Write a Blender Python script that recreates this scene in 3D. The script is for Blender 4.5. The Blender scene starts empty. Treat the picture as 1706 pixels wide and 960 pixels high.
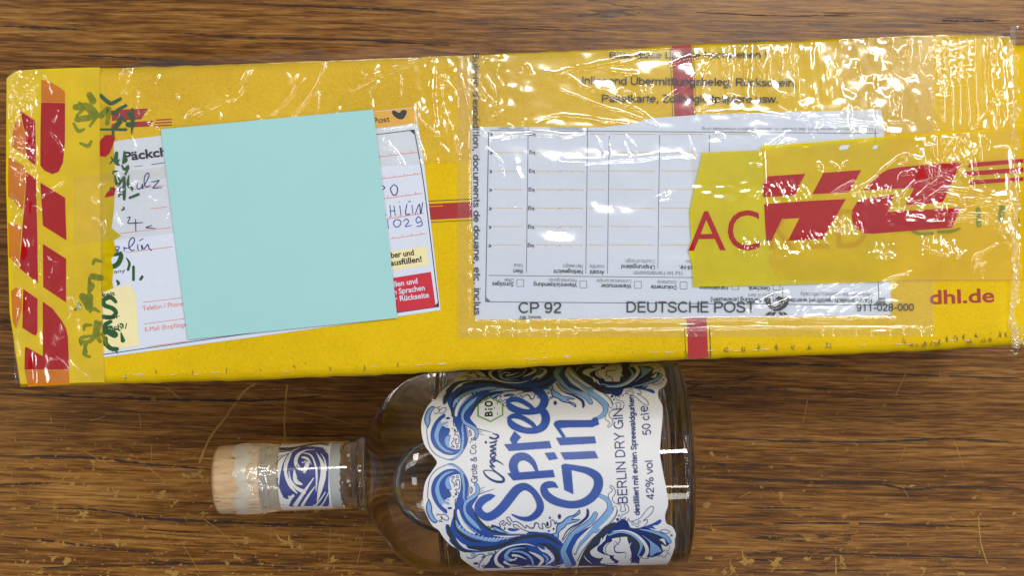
import bpy, bmesh, math, random
import numpy as np
from mathutils import Vector, Matrix
from mathutils.geometry import delaunay_2d_cdt

# ------------------------------------------------------------------ camera, world, lamps, exposure
scene = bpy.context.scene
COL = scene.collection
R = math.radians
CAM_H = 0.70                      # camera height above the table, looking straight down
KPX = 0.3896e-3                   # metres per photograph pixel per metre of distance

cam_d = bpy.data.cameras.new("camera")
cam = bpy.data.objects.new("camera", cam_d)
COL.objects.link(cam)
cam.location = (0, 0, CAM_H)
cam.rotation_euler = (0, 0, 0)
cam_d.sensor_width = 36.0
cam_d.lens = 36.0 / (1706 * KPX)
cam_d.clip_start = 0.01
cam_d.clip_end = 50
scene.camera = cam

world = bpy.data.worlds.new("World")
scene.world = world
world.use_nodes = True
bgn = world.node_tree.nodes["Background"]
bgn.inputs[0].default_value = (0.80, 0.86, 0.95, 1)
bgn.inputs[1].default_value = 0.13

def ceiling_lamp(name, loc, sx, sy, power, col=(1.0, 0.97, 0.92)):
    d = bpy.data.lights.new(name, 'AREA')
    d.shape = 'RECTANGLE'
    d.size, d.size_y = sx, sy
    d.energy = power
    d.color = col
    o = bpy.data.objects.new(name, d)
    COL.objects.link(o)
    o.location = loc
    o.rotation_euler = (0, 0, 0)
    return o

for lx, ly, sx, sy, pw in ((0.48, 0.58, .90, .14, 11), (0.60, -0.76, .80, .08, 3)):
    ceiling_lamp("ceiling_lamp", (lx, ly, 1.95), sx, sy, pw)
for k in range(8):                                    # added ring of lamps, so film wrinkles of every direction catch highlights
    az = R(12 + 45 * k)
    rad = 1.25 + .22 * (k % 2)
    pw = 3.4 * (1.55 if math.sin(az) > .2 else .68)
    ceiling_lamp("highlight_panel", (rad * math.cos(az), rad * math.sin(az), 1.95), .32, .32, pw)

scene.view_settings.view_transform = 'Standard'
scene.view_settings.look = 'None'
scene.view_settings.gamma = 1
scene.view_settings.exposure = 0.34
scene.view_settings.use_curve_mapping = False
scene.render.engine = 'CYCLES'
cy = scene.cycles
cy.use_denoising = True
try:
    cy.denoiser = 'OPENIMAGEDENOISE'
    cy.denoising_input_passes = 'RGB_ALBEDO_NORMAL'
except Exception:
    pass
cy.max_bounces = 14
cy.diffuse_bounces = 4
cy.glossy_bounces = 5
cy.transmission_bounces = 12
cy.transparent_max_bounces = 24
cy.caustics_reflective = True
cy.caustics_refractive = True
cy.blur_glossy = 0.2
cy.sample_clamp_indirect = 8.0

# ------------------------------------------------------------------ measuring helpers
def P(px, py, z=0.0):
    """point at height z that was measured at photograph pixel (px, py)"""
    s = KPX * (CAM_H - z)
    return Vector(((px - 853.0) * s, (480.0 - py) * s, z))

def Z(x0, y0, s, pts):
    """tracing coordinates of an enlarged crop -> photograph pixels"""
    return [(x0 + p[0] / s, y0 + p[1] / s) + tuple(p[2:]) for p in pts]

def spline(pts, closed=True, n=6):
    pts = [tuple(map(float, p)) for p in pts]
    m = len(pts)
    out = []
    rng = range(m) if closed else range(m - 1)
    for i in rng:
        if closed:
            p0, p1, p2, p3 = pts[(i - 1) % m], pts[i], pts[(i + 1) % m], pts[(i + 2) % m]
        else:
            p0, p1, p2, p3 = pts[max(i - 1, 0)], pts[i], pts[i + 1], pts[min(i + 2, m - 1)]
        for k in range(n):
            t = k / n
            q = []
            for a, b, c, d in zip(p0, p1, p2, p3):
                q.append(0.5 * ((2 * b) + (-a + c) * t + (2 * a - 5 * b + 4 * c - d) * t * t
                                + (-a + 3 * b - 3 * c + d) * t ** 3))
            out.append(tuple(q))
    if not closed:
        out.append(pts[-1])
    return out

def ribbon(pts, n=6, smooth=True, caps=True, grow=0.0):
    """centre line [(x, y, width)] -> quad strips [(verts, faces)]"""
    q = spline(pts, False, n) if smooth and len(pts) > 2 else [tuple(map(float, p)) for p in pts]
    V, F = [], []
    m = len(q)
    for i, (x, y, w) in enumerate(q):
        a = q[max(i - 1, 0)]
        b = q[min(i + 1, m - 1)]
        dx, dy = b[0] - a[0], b[1] - a[1]
        L = math.hypot(dx, dy) or 1
        nx, ny = -dy / L, dx / L
        h = max(w, 0.02) / 2 + grow
        V += [(x + nx * h, y + ny * h), (x - nx * h, y - ny * h)]
    for i in range(m - 1):
        F.append((2 * i, 2 * i + 1, 2 * i + 3, 2 * i + 2))
    if caps:
        for idx in (0, m - 1):
            x, y, w = q[idx]
            h = max(w, 0.02) / 2 + grow
            if h < 0.25:
                continue
            b = len(V)
            V.append((x, y))
            for k in range(10):
                a = 2 * math.pi * k / 10
                V.append((x + h * 0.995 * math.cos(a), y + h * 0.995 * math.sin(a)))
            for k in range(10):
                F.append((b, b + 1 + k, b + 1 + (k + 1) % 10))
    return V, F

def dot(x, y, r, ry=None, n=14):
    ry = ry or r
    V = [(x, y)] + [(x + r * math.cos(2 * math.pi * k / n), y + ry * math.sin(2 * math.pi * k / n)) for k in range(n)]
    return V, [(0, 1 + k, 1 + (k + 1) % n) for k in range(n)]

def fill(pts, smooth=True, n=5, grid=None):
    """closed outline -> triangles, with inner points when the surface is curved"""
    q = spline(pts, True, n) if smooth else [tuple(map(float, p)) for p in pts]
    vs = [Vector((p[0], p[1])) for p in q]
    m = len(vs)
    if grid:
        dense = []
        for i in range(m):
            a, b = vs[i], vs[(i + 1) % m]
            k = max(1, int((b - a).length / grid))
            dense += [a.lerp(b, j / k) for j in range(k)]
        vs = dense
        m = len(vs)
    edges = [(i, (i + 1) % m) for i in range(m)]
    if grid:
        xs = [v.x for v in vs]; ys = [v.y for v in vs]
        gx = np.arange(min(xs) + grid * .37, max(xs), grid)
        gy = np.arange(min(ys) + grid * .41, max(ys), grid)
        vs = vs + [Vector((float(a), float(b))) for a in gx for b in gy]
    V, E, F, *_ = delaunay_2d_cdt(vs, edges, [], 1, 1e-5)
    return [(v.x, v.y) for v in V], [tuple(f) for f in F]

class Sheet:
    """collects flat pieces and builds them as one mesh on a surface"""
    def __init__(self):
        self.V, self.F, self.parts = [], [], []
    def add(self, vf):
        self.parts.append(vf)
        b = len(self.V)
        self.V += list(vf[0])
        self.F += [tuple(i + b for i in f) for f in vf[1]]
        return self
    def rib(self, pts, **k): return self.add(ribbon(pts, **k))
    def line(self, a, b, w, w2=None):
        return self.add(ribbon([(a[0], a[1], w), (b[0], b[1], w if w2 is None else w2)], smooth=False, caps=False))
    def poly(self, pts, smooth=False, grid=None): return self.add(fill(pts, smooth, grid=grid))
    def dot(self, x, y, r, ry=None): return self.add(dot(x, y, r, ry))
    def text(self, *a, **k): return self.add(text2d(*a, **k))
    def ht(self, *a, **k): return self.add(htext(*a, **k))
    def build_each(self, name, mat, parent, surf):
        """every piece an object of its own"""
        out = []
        for V, F in self.parts:
            off = stagger(V, F)
            out.append(mesh_obj(name, [surf(x, y) + Vector((0, 0, d + 3e-6 * len(out))) for (x, y), d in zip(V, off)], F, mat, parent))
        return out
    def build(self, name, mat, parent, surf):
        off = stagger(self.V, self.F)
        return mesh_obj(name, [surf(x, y) + Vector((0, 0, d)) for (x, y), d in zip(self.V, off)], self.F, mat, parent)

def stagger(V, F, step=4e-6, levels=24):
    """offset for each connected piece, so that pieces crossing each other never share a plane"""
    par = list(range(len(V)))
    def root(i):
        while par[i] != i:
            par[i] = par[par[i]]
            i = par[i]
        return i
    for f in F:
        a = root(f[0])
        for i in f[1:]:
            par[root(i)] = a
    ids = {}
    return [step * (ids.setdefault(root(i), len(ids)) % levels) for i in range(len(V))]

def flat(z):
    return lambda x, y: P(x, y, z)

_text_cache = {}
def text2d(body, p0, p1, h, bold=0.0, shear=0.0, stretch=True):
    """lettering whose base line runs p0 -> p1 (pixels), capital height h"""
    key = (body, bold, shear)
    if key not in _text_cache:
        c = bpy.data.curves.new("tmp", 'FONT')
        c.body = body
        c.size = 1.0
        c.resolution_u = 4
        c.offset = bold
        c.shear = shear
        c.fill_mode = 'FRONT'
        o = bpy.data.objects.new("tmp", c)
        COL.objects.link(o)
        dg = bpy.context.evaluated_depsgraph_get()
        me = o.evaluated_get(dg).to_mesh()
        V = [(v.co.x, v.co.y) for v in me.vertices]
        F = [tuple(p.vertices) for p in me.polygons]
        o.evaluated_get(dg).to_mesh_clear()
        bpy.data.objects.remove(o)
        bpy.data.curves.remove(c)
        _text_cache[key] = (V, F)
    V, F = _text_cache[key]
    if not V:
        return [], []
    x0 = min(v[0] for v in V); x1 = max(v[0] for v in V)
    dx, dy = p1[0] - p0[0], p1[1] - p0[1]
    L = math.hypot(dx, dy)
    ux, uy = dx / L, dy / L
    vx, vy = uy, -ux                 # "up" of the lettering, pixel y runs down
    sx = L / (x1 - x0)
    sy = h / 0.70
    out = []
    for x, y in V:
        a = (x - x0) * sx
        b = y * sy
        out.append((p0[0] + ux * a + vx * b, p0[1] + uy * a + vy * b))
    return out, F

def mesh_obj(name, V, F, mat, parent=None, smooth=False):
    me = bpy.data.meshes.new(name)
    me.from_pydata([tuple(v) for v in V], [], F)
    me.validate()
    if mat:
        me.materials.append(mat)
    if smooth:
        me.polygons.foreach_set("use_smooth", [True] * len(me.polygons))
    # flat sheets: face the normals up
    o = bpy.data.objects.new(name, me)
    COL.objects.link(o)
    if parent:
        o.parent = parent
    return o

def grid_obj(name, X, Y, ZZ, mat, parent=None, mask=None):
    """structured grid of world points as one smooth mesh"""
    h, w = X.shape
    co = np.stack([X, Y, ZZ], -1).reshape(-1, 3).astype(np.float32)
    idx = np.arange(h * w).reshape(h, w)
    q = np.stack([idx[:-1, :-1], idx[1:, :-1], idx[1:, 1:], idx[:-1, 1:]], -1).reshape(-1, 4)
    if mask is not None:
        mk = (mask[:-1, :-1] & mask[1:, :-1] & mask[1:, 1:] & mask[:-1, 1:]).reshape(-1)
        q = q[mk]
    n = len(q)
    me = bpy.data.meshes.new(name)
    me.vertices.add(len(co))
    me.vertices.foreach_set("co", co.ravel())
    me.loops.add(n * 4)
    me.polygons.add(n)
    me.loops.foreach_set("vertex_index", q.ravel().astype(np.int32))
    me.polygons.foreach_set("loop_start", np.arange(n, dtype=np.int32) * 4)
    me.polygons.foreach_set("loop_total", np.full(n, 4, dtype=np.int32))
    me.polygons.foreach_set("use_smooth", np.ones(n, dtype=bool))
    me.update(calc_edges=True)
    me.validate()
    me.materials.append(mat)
    o = bpy.data.objects.new(name, me)
    COL.objects.link(o)
    if parent:
        o.parent = parent
    return o

def tag(o, label=None, cat=None, group=None, kind=None):
    for k, v in (("label", label), ("category", cat), ("group", group), ("kind", kind)):
        if v:
            o[k] = v
    return o

def empty(name, loc, label, cat):
    o = bpy.data.objects.new(name, None)
    COL.objects.link(o)
    o.location = loc
    o.empty_display_size = 0.02
    return tag(o, label, cat)

def adopt(parent):
    """children were built in world coordinates: keep them there"""
    bpy.context.view_layer.update()
    inv = parent.matrix_world.inverted()
    for c in parent.children:
        c.matrix_parent_inverse = inv

# value noise for relief
_rng = np.random.RandomState(11)
_LAT = _rng.rand(256, 256)
def vnoise(x, y, seed=0):
    x = np.asarray(x) + seed * 17.31
    y = np.asarray(y) + seed * 5.77
    xi = np.floor(x).astype(int); yi = np.floor(y).astype(int)
    fx = x - xi; fy = y - yi
    fx = fx * fx * fx * (fx * (fx * 6 - 15) + 10)
    fy = fy * fy * fy * (fy * (fy * 6 - 15) + 10)
    a = _LAT[xi % 256, yi % 256]; b = _LAT[(xi + 1) % 256, yi % 256]
    c = _LAT[xi % 256, (yi + 1) % 256]; d = _LAT[(xi + 1) % 256, (yi + 1) % 256]
    return (a * (1 - fx) + b * fx) * (1 - fy) + (c * (1 - fx) + d * fx) * fy - 0.5

# ------------------------------------------------------------------ materials
def newmat(name):
    m = bpy.data.materials.new(name)
    m.use_nodes = True
    nt = m.node_tree
    nt.nodes.clear()
    out = nt.nodes.new("ShaderNodeOutputMaterial")
    return m, nt, out

def sc(c):
    """sRGB 0-255 -> linear"""
    return tuple(((v / 255) / 12.92 if v / 255 <= .04045 else ((v / 255 + .055) / 1.055) ** 2.4) for v in c) + (1,)

def node(nt, t, **kw):
    n = nt.nodes.new(t)
    for k, v in kw.items():
        setattr(n, k, v)
    return n

def ramp(nt, fac, stops):
    r = node(nt, "ShaderNodeValToRGB")
    e = r.color_ramp.elements
    while len(e) < len(stops):
        e.new(0.5)
    for i, (p, c) in enumerate(stops):
        e[i].position = p
        e[i].color = c if len(c) == 4 else tuple(c) + (1,)
    nt.links.new(fac, r.inputs[0])
    return r.outputs[0]

def mixc(nt, fac, a, b, mode='MIX'):
    m = node(nt, "ShaderNodeMix", data_type='RGBA', blend_type=mode)
    for s, v in ((m.inputs[0], fac), (m.inputs[6], a), (m.inputs[7], b)):
        if hasattr(v, "is_output"):
            nt.links.new(v, s)
        else:
            s.default_value = v
    return m.outputs[2]

def math_n(nt, op, a, b=None, c=None, clamp=False):
    m = node(nt, "ShaderNodeMath", operation=op, use_clamp=clamp)
    for s, v in zip(m.inputs, (a, b, c)):
        if v is None:
            continue
        if hasattr(v, "is_output"):
            nt.links.new(v, s)
        else:
            s.default_value = v
    return m.outputs[0]

def noise_n(nt, vec, scale, detail=4, rough=.55, dist=0.0):
    n = node(nt, "ShaderNodeTexNoise")
    n.inputs["Scale"].default_value = scale
    n.inputs["Detail"].default_value = detail
    n.inputs["Roughness"].default_value = rough
    n.inputs["Distortion"].default_value = dist
    if vec is not None:
        nt.links.new(vec, n.inputs["Vector"])
    return n.outputs["Fac"]

def mapping(nt, vec, scale=(1, 1, 1), rot=(0, 0, 0), loc=(0, 0, 0)):
    m = node(nt, "ShaderNodeMapping")
    m.inputs["Scale"].default_value = scale
    m.inputs["Rotation"].default_value = rot
    m.inputs["Location"].default_value = loc
    nt.links.new(vec, m.inputs["Vector"])
    return m.outputs[0]

def world_pos(nt):
    return node(nt, "ShaderNodeNewGeometry").outputs["Position"]

def bump(nt, h, strength, dist=0.001):
    b = node(nt, "ShaderNodeBump")
    b.inputs["Strength"].default_value = strength
    b.inputs["Distance"].default_value = dist
    nt.links.new(h, b.inputs["Height"])
    return b.outputs[0]

def paint(name, rgb, rough=.55, vary=.06, spec=.4, grain=900, bumps=0.0, coat=0.0):
    """printed card, paper or ink with fine uneven tone"""
    m, nt, out = newmat(name)
    b = node(nt, "ShaderNodeBsdfPrincipled")
    pos = world_pos(nt)
    f1 = noise_n(nt, pos, grain, 3, .6)
    f2 = noise_n(nt, pos, 45, 4, .6)
    f = math_n(nt, 'ADD', math_n(nt, 'MULTIPLY', f1, .5), math_n(nt, 'MULTIPLY', f2, .5))
    c = sc(rgb)
    lo = tuple(v * (1 - vary * 2.2) for v in c[:3]) + (1,)
    hi = tuple(min(v * (1 + vary * 2.2), 1) for v in c[:3]) + (1,)
    col = ramp(nt, f, [(.3, lo), (.7, hi)])
    nt.links.new(col, b.inputs["Base Color"])
    b.inputs["Roughness"].default_value = rough
    b.inputs["Specular IOR Level"].default_value = spec
    if coat:
        b.inputs["Coat Weight"].default_value = coat
        b.inputs["Coat Roughness"].default_value = .08
    if bumps:
        nt.links.new(bump(nt, f1, bumps, .0003), b.inputs["Normal"])
    nt.links.new(b.outputs[0], out.inputs[0])
    return m

def film_mat(name, tint=(1, 1, 1), haze=.04, hazecol=(.8, .8, .78), f0=.12, rough=.05, fine=0.0, fscale=400, sheen=.006):
    """clear plastic: see-through, a little milky, glossy"""
    m, nt, out = newmat(name)
    tr = node(nt, "ShaderNodeBsdfTransparent"); tr.inputs[0].default_value = tuple(tint) + (1,)
    df = node(nt, "ShaderNodeBsdfDiffuse"); df.inputs[0].default_value = tuple(hazecol) + (1,)
    gl = node(nt, "ShaderNodeBsdfGlossy"); gl.inputs["Roughness"].default_value = rough
    lw = node(nt, "ShaderNodeLayerWeight"); lw.inputs[0].default_value = .5
    frv = math_n(nt, 'MULTIPLY_ADD', math_n(nt, 'POWER', lw.outputs["Facing"], 5.0), 1 - f0, f0, clamp=True)
    pos = world_pos(nt)
    hz = math_n(nt, 'MULTIPLY', noise_n(nt, pos, 60, 4, .6), haze * 2, clamp=True)
    m1 = node(nt, "ShaderNodeMixShader"); m2 = node(nt, "ShaderNodeAddShader")
    nt.links.new(hz, m1.inputs[0]); nt.links.new(tr.outputs[0], m1.inputs[1]); nt.links.new(df.outputs[0], m1.inputs[2])
    nt.links.new(frv, gl.inputs[0]); nt.links.new(m1.outputs[0], m2.inputs[0]); nt.links.new(gl.outputs[0], m2.inputs[1])
    if fine:
        bn = bump(nt, noise_n(nt, pos, fscale, 3, .6), fine, .0004)
        nt.links.new(bn, gl.inputs["Normal"]); nt.links.new(bn, lw.inputs["Normal"])
    gs = node(nt, "ShaderNodeBsdfGlossy"); gs.inputs["Roughness"].default_value = .34   # soft sheen of the scuffed surface
    gs.inputs[0].default_value = (sheen, sheen, sheen, 1)
    m3 = node(nt, "ShaderNodeAddShader")
    nt.links.new(m2.outputs[0], m3.inputs[0]); nt.links.new(gs.outputs[0], m3.inputs[1])
    nt.links.new(m3.outputs[0], out.inputs[0])
    return m

def tape_mat(name, rgb, opacity=.75, rough=.3):
    """coloured tape that lets some of what lies under it show"""
    m, nt, out = newmat(name)
    c = sc(rgb)
    tr = node(nt, "ShaderNodeBsdfTransparent")
    mx = max(c[:3])
    tr.inputs[0].default_value = tuple(min(1, (v / mx) ** .5 * .95) for v in c[:3]) + (1,)
    b = node(nt, "ShaderNodeBsdfPrincipled")
    f = noise_n(nt, world_pos(nt), 70, 5, .6)
    col = ramp(nt, f, [(.3, tuple(v * .88 for v in c[:3])), (.7, tuple(min(1, v * 1.08) for v in c[:3]))])
    nt.links.new(col, b.inputs["Base Color"])
    b.inputs["Roughness"].default_value = rough
    b.inputs["Specular IOR Level"].default_value = .1
    m1 = node(nt, "ShaderNodeMixShader"); m1.inputs[0].default_value = opacity
    nt.links.new(tr.outputs[0], m1.inputs[1]); nt.links.new(b.outputs[0], m1.inputs[2])
    nt.links.new(m1.outputs[0], out.inputs[0])
    return m

# ------------------------------------------------------------------ a plain grotesque letter set, drawn as strokes
def _glyphs(sw):
    b = sw / 2; h = .70; x = .52; T_ = h - b
    def L(*p): return ('L', p)
    def S(*p): return ('S', p)
    def C(cx, cy, rx, ry, a0=0, a1=360):
        n = max(6, int(abs(a1 - a0) / 18))
        return ('S', [(cx + rx * math.cos(R(a0 + (a1 - a0) * i / n)), cy + ry * math.sin(R(a0 + (a1 - a0) * i / n))) for i in range(n + 1)])
    def D(cx, cy): return ('L', ((cx - b, cy), (cx + b, cy)))
    xb = x - b; bow = x / 2; by = x / 2 - b
    stem = L((.09, 0), (.09, h)); xs = L((.08, 0), (.08, x))
    g = {
        'A': (.62, [L((.03, 0), (.31, h)), L((.31, h), (.59, 0)), L((.13, .23), (.49, .23))]),
        'B': (.62, [stem, L((.09, b), (.35, b)), L((.09, .37), (.35, .37)), L((.09, T_), (.33, T_)), C(.35, (b + .37) / 2, .18, (.37 - b) / 2, -90, 90), C(.33, (.37 + T_) / 2, .16, (T_ - .37) / 2, -90, 90)]),
        'C': (.68, [C(.36, .35, .29, .35 - b, 42, 318)]),
        'D': (.68, [stem, L((.09, b), (.30, b)), L((.09, T_), (.30, T_)), C(.30, .35, .28, .35 - b, -90, 90)]),
        'E': (.58, [stem, L((.09, b), (.53, b)), L((.09, .37), (.50, .37)), L((.09, T_), (.52, T_))]),
        'F': (.55, [stem, L((.09, .36), (.46, .36)), L((.09, T_), (.50, T_))]),
        'G': (.72, [C(.36, .35, .29, .35 - b, 42, 338), L((.64, .02), (.64, .35)), L((.40, .34), (.68, .34))]),
        'H': (.69, [stem, L((.60, 0), (.60, h)), L((.09, .37), (.60, .37))]),
        'I': (.22, [L((.11, 0), (.11, h))]),
        'K': (.63, [stem, L((.10, .25), (.56, h)), L((.24, .40), (.60, 0))]),
        'L': (.52, [stem, L((.09, b), (.49, b))]),
        'M': (.78, [stem, L((.69, 0), (.69, h)), L((.10, h), (.39, .02)), L((.39, .02), (.68, h))]),
        'N': (.69, [stem, L((.60, 0), (.60, h)), L((.09, T_), (.60, b))]),
        'O': (.74, [C(.37, .35, .31, .35 - b)]),
        'P': (.62, [stem, L((.09, .32), (.36, .32)), L((.09, T_), (.36, T_)), C(.36, (.32 + T_) / 2, .18, (T_ - .32) / 2, -90, 90)]),
        'R': (.66, [stem, L((.09, .34), (.36, .34)), L((.09, T_), (.36, T_)), C(.36, (.34 + T_) / 2, .19, (T_ - .34) / 2, -90, 90), L((.36, .34), (.57, 0))]),
        'S': (.63, [S((.54, .50), (.47, .62), (.32, T_), (.16, .61), (.11, .51), (.18, .41), (.33, .36), (.48, .30), (.55, .19), (.49, .08), (.32, b), (.14, .07), (.08, .20))]),
        'T': (.58, [L((.29, 0), (.29, h)), L((.03, T_), (.55, T_))]),
        'U': (.68, [L((.09, .22), (.09, h)), L((.59, .22), (.59, h)), C(.34, .24, .25, .24 - b, 180, 360)]),
        'V': (.60, [L((.03, h), (.30, 0)), L((.57, h), (.30, 0))]),
        'W': (.90, [L((.03, h), (.23, 0)), L((.23, 0), (.45, h)), L((.45, h), (.67, 0)), L((.67, 0), (.87, h))]),
        'Y': (.60, [L((.03, h), (.30, .30)), L((.57, h), (.30, .30)), L((.30, 0), (.30, .30))]),
        'Z': (.58, [L((.05, b), (.54, b)), L((.06, T_), (.53, T_)), L((.07, b), (.51, T_))]),
        'a': (.51, [S((.09, .37), (.13, .46), (.25, xb), (.37, .45), (.39, .34)), L((.39, .36), (.39, 0)), S((.39, .30), (.22, .27), (.10, .22), (.08, .12), (.16, b), (.28, .06), (.39, .17))]),
        'b': (.53, [stem, C(.28, bow, .19, by)]), 'd': (.53, [L((.44, 0), (.44, h)), C(.25, bow, .19, by)]),
        'c': (.48, [C(.26, bow, .20, by, 48, 312)]),
        'e': (.52, [C(.26, bow, .20, by, 0, 318), L((.06, .27), (.46, .27))]),
        'f': (.27, [S((.26, h - b), (.16, .66), (.14, .56), (.14, 0)), L((.02, x - b), (.25, x - b))]),
        'g': (.53, [C(.25, bow, .19, by), L((.44, x), (.44, -.05)), S((.44, -.03), (.40, -.15), (.25, -.18), (.10, -.12))]),
        'h': (.52, [stem, S((.09, .32), (.16, .45), (.28, xb), (.40, .44), (.43, .32), (.43, 0))]),
        'i': (.21, [L((.105, 0), (.105, x)), L((.105, h - sw * 1.1), (.105, h))]),
        'k': (.48, [stem, L((.10, .18), (.43, x)), L((.22, .30), (.46, 0))]), 'l': (.21, [L((.105, 0), (.105, h))]),
        'm': (.80, [xs, S((.08, .32), (.14, .45), (.25, xb), (.36, .44), (.40, .32), (.40, 0)), S((.40, .32), (.46, .45), (.57, xb), (.68, .44), (.72, .32), (.72, 0))]),
        'n': (.52, [xs, S((.08, .32), (.15, .45), (.27, xb), (.39, .44), (.43, .32), (.43, 0))]),
        'o': (.53, [C(.265, bow, .205, by)]),
        'p': (.53, [L((.08, -.2), (.08, x)), C(.28, bow, .19, by)]), 'q': (.53, [L((.44, -.2), (.44, x)), C(.25, bow, .19, by)]),
        'r': (.32, [xs, S((.08, .30), (.13, .43), (.22, xb), (.31, x - b))]),
        's': (.47, [S((.40, .37), (.34, .46), (.23, xb), (.12, .46), (.10, .37), (.17, .30), (.30, .24), (.40, .17), (.39, .08), (.30, b), (.20, b), (.10, .07), (.06, .15))]),
        't': (.28, [S((.14, .66), (.14, .14), (.18, .05), (.27, b)), L((.02, x - b), (.26, x - b))]),
        'u': (.52, [L((.44, 0), (.44, x)), S((.44, .20), (.37, .07), (.25, b), (.13, .08), (.09, .20), (.09, x))]),
        'v': (.47, [L((.02, x), (.235, 0)), L((.45, x), (.235, 0))]), 'w': (.70, [L((.02, x), (.19, 0)), L((.19, 0), (.35, x)), L((.35, x), (.51, 0)), L((.51, 0), (.68, x))]),
        'x': (.47, [L((.03, 0), (.44, x)), L((.03, x), (.44, 0))]), 'y': (.47, [L((.02, x), (.24, 0)), L((.45, x), (.18, -.18))]), 'z': (.45, [L((.04, b), (.41, b)), L((.05, xb), (.41, xb)), L((.06, b), (.39, xb))]),
        '0': (.55, [C(.275, .35, .20, .35 - b)]), '1': (.55, [L((.31, 0), (.31, h)), L((.11, .53), (.30, .64))]),
        '2': (.55, [S((.08, .48), (.13, .62), (.27, T_), (.42, .60), (.44, .46), (.34, .31), (.18, .20), (.09, .05)), L((.06, b), (.48, b))]),
        '4': (.55, [L((.37, 0), (.37, h)), L((.36, .66), (.06, .20)), L((.03, .19), (.51, .19))]),
        '5': (.55, [L((.46, T_), (.13, T_)), L((.15, T_), (.10, .33)), S((.10, .36), (.20, .43), (.34, .42), (.46, .31), (.45, .14), (.34, b), (.18, b), (.07, .14))]),
        '8': (.55, [C(.275, .51, .165, .19 - b + .015), C(.275, .19, .20, .205 - b)]), '9': (.55, [C(.265, .47, .19, .23 - b), S((.455, .47), (.45, .25), (.37, .08), (.24, b), (.09, .13))]),
        '.': (.26, [L((.13, 0), (.13, sw * 1.1))]), ',': (.26, [L((.14, sw * 1.1), (.10, -.12))]), '-': (.36, [L((.05, .27), (.31, .27))]), "'": (.20, [L((.10, .5), (.10, h))]), '!': (.26, [L((.13, .2), (.13, h)), L((.13, 0), (.13, sw))]),
        '(': (.3, [S((.24, .74), (.10, .5), (.10, .1), (.24, -.16))]), ')': (.3, [S((.06, .74), (.2, .5), (.2, .1), (.06, -.16))]), '/': (.3, [L((.02, -.02), (.28, .72))]), ' ': (.26, []),
        '%': (.85, [C(.19, .52, .13, .16), C(.66, .18, .13, .16), L((.22, 0), (.62, h))]),
        '&': (.68, [S((.60, 0), (.22, .46), (.20, .58), (.30, T_), (.40, .58), (.36, .46), (.14, .30), (.08, .17), (.16, .05), (.32, b), (.48, .14), (.55, .34))]),
        '€': (.6, [C(.36, .35, .25, .35 - b, 50, 310), L((.02, .41), (.42, .41)), L((.02, .29), (.40, .29))]),
    }
    for k, base in (('ä', 'a'), ('ö', 'o'), ('ü', 'u'), ('Ü', 'U'), ('Ö', 'O')):
        a, st = g[base]; y = .64 if base.islower() else .80
        g[k] = (a, st + [L((a / 2 - .11, y - b), (a / 2 - .11, y + b)), L((a / 2 + .11, y - b), (a / 2 + .11, y + b))])
    a, st = g['e']; g['é'] = (a, st + [L((.22, .59), (.34, .70))])
    return g
_G = {}
def htext(body, p0, p1, h, sw=.085, sub=1):
    """grotesque lettering, base line p0 -> p1 in pixels, capital height h"""
    if sw not in _G:
        _G[sw] = _glyphs(sw)
    G = _G[sw]
    V, F = [], []
    x = 0.0
    for ch in body:
        adv, strokes = G.get(ch, G['o'])
        for kind, pts in strokes:
            pts = [(x + a, c, sw) for a, c in pts]
            if kind == 'S':
                v, f = ribbon(pts, n=2, caps=False)
            else:
                v, f = ribbon(pts, smooth=False, caps=False)
            b = len(V); V += v; F += [tuple(i + b for i in q) for q in f]
        x += adv
    x0 = min(v[0] for v in V); x1 = max(v[0] for v in V)
    dx, dy = p1[0] - p0[0], p1[1] - p0[1]; Ln = math.hypot(dx, dy)
    ux, uy = dx / Ln, dy / Ln; vx, vy = uy, -ux
    sx = Ln / (x1 - x0); sy = h / .70
    return [(p0[0] + ux * (a - x0) * sx + vx * c * sy, p0[1] + uy * (a - x0) * sx + vy * c * sy) for a, c in V], F

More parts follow.
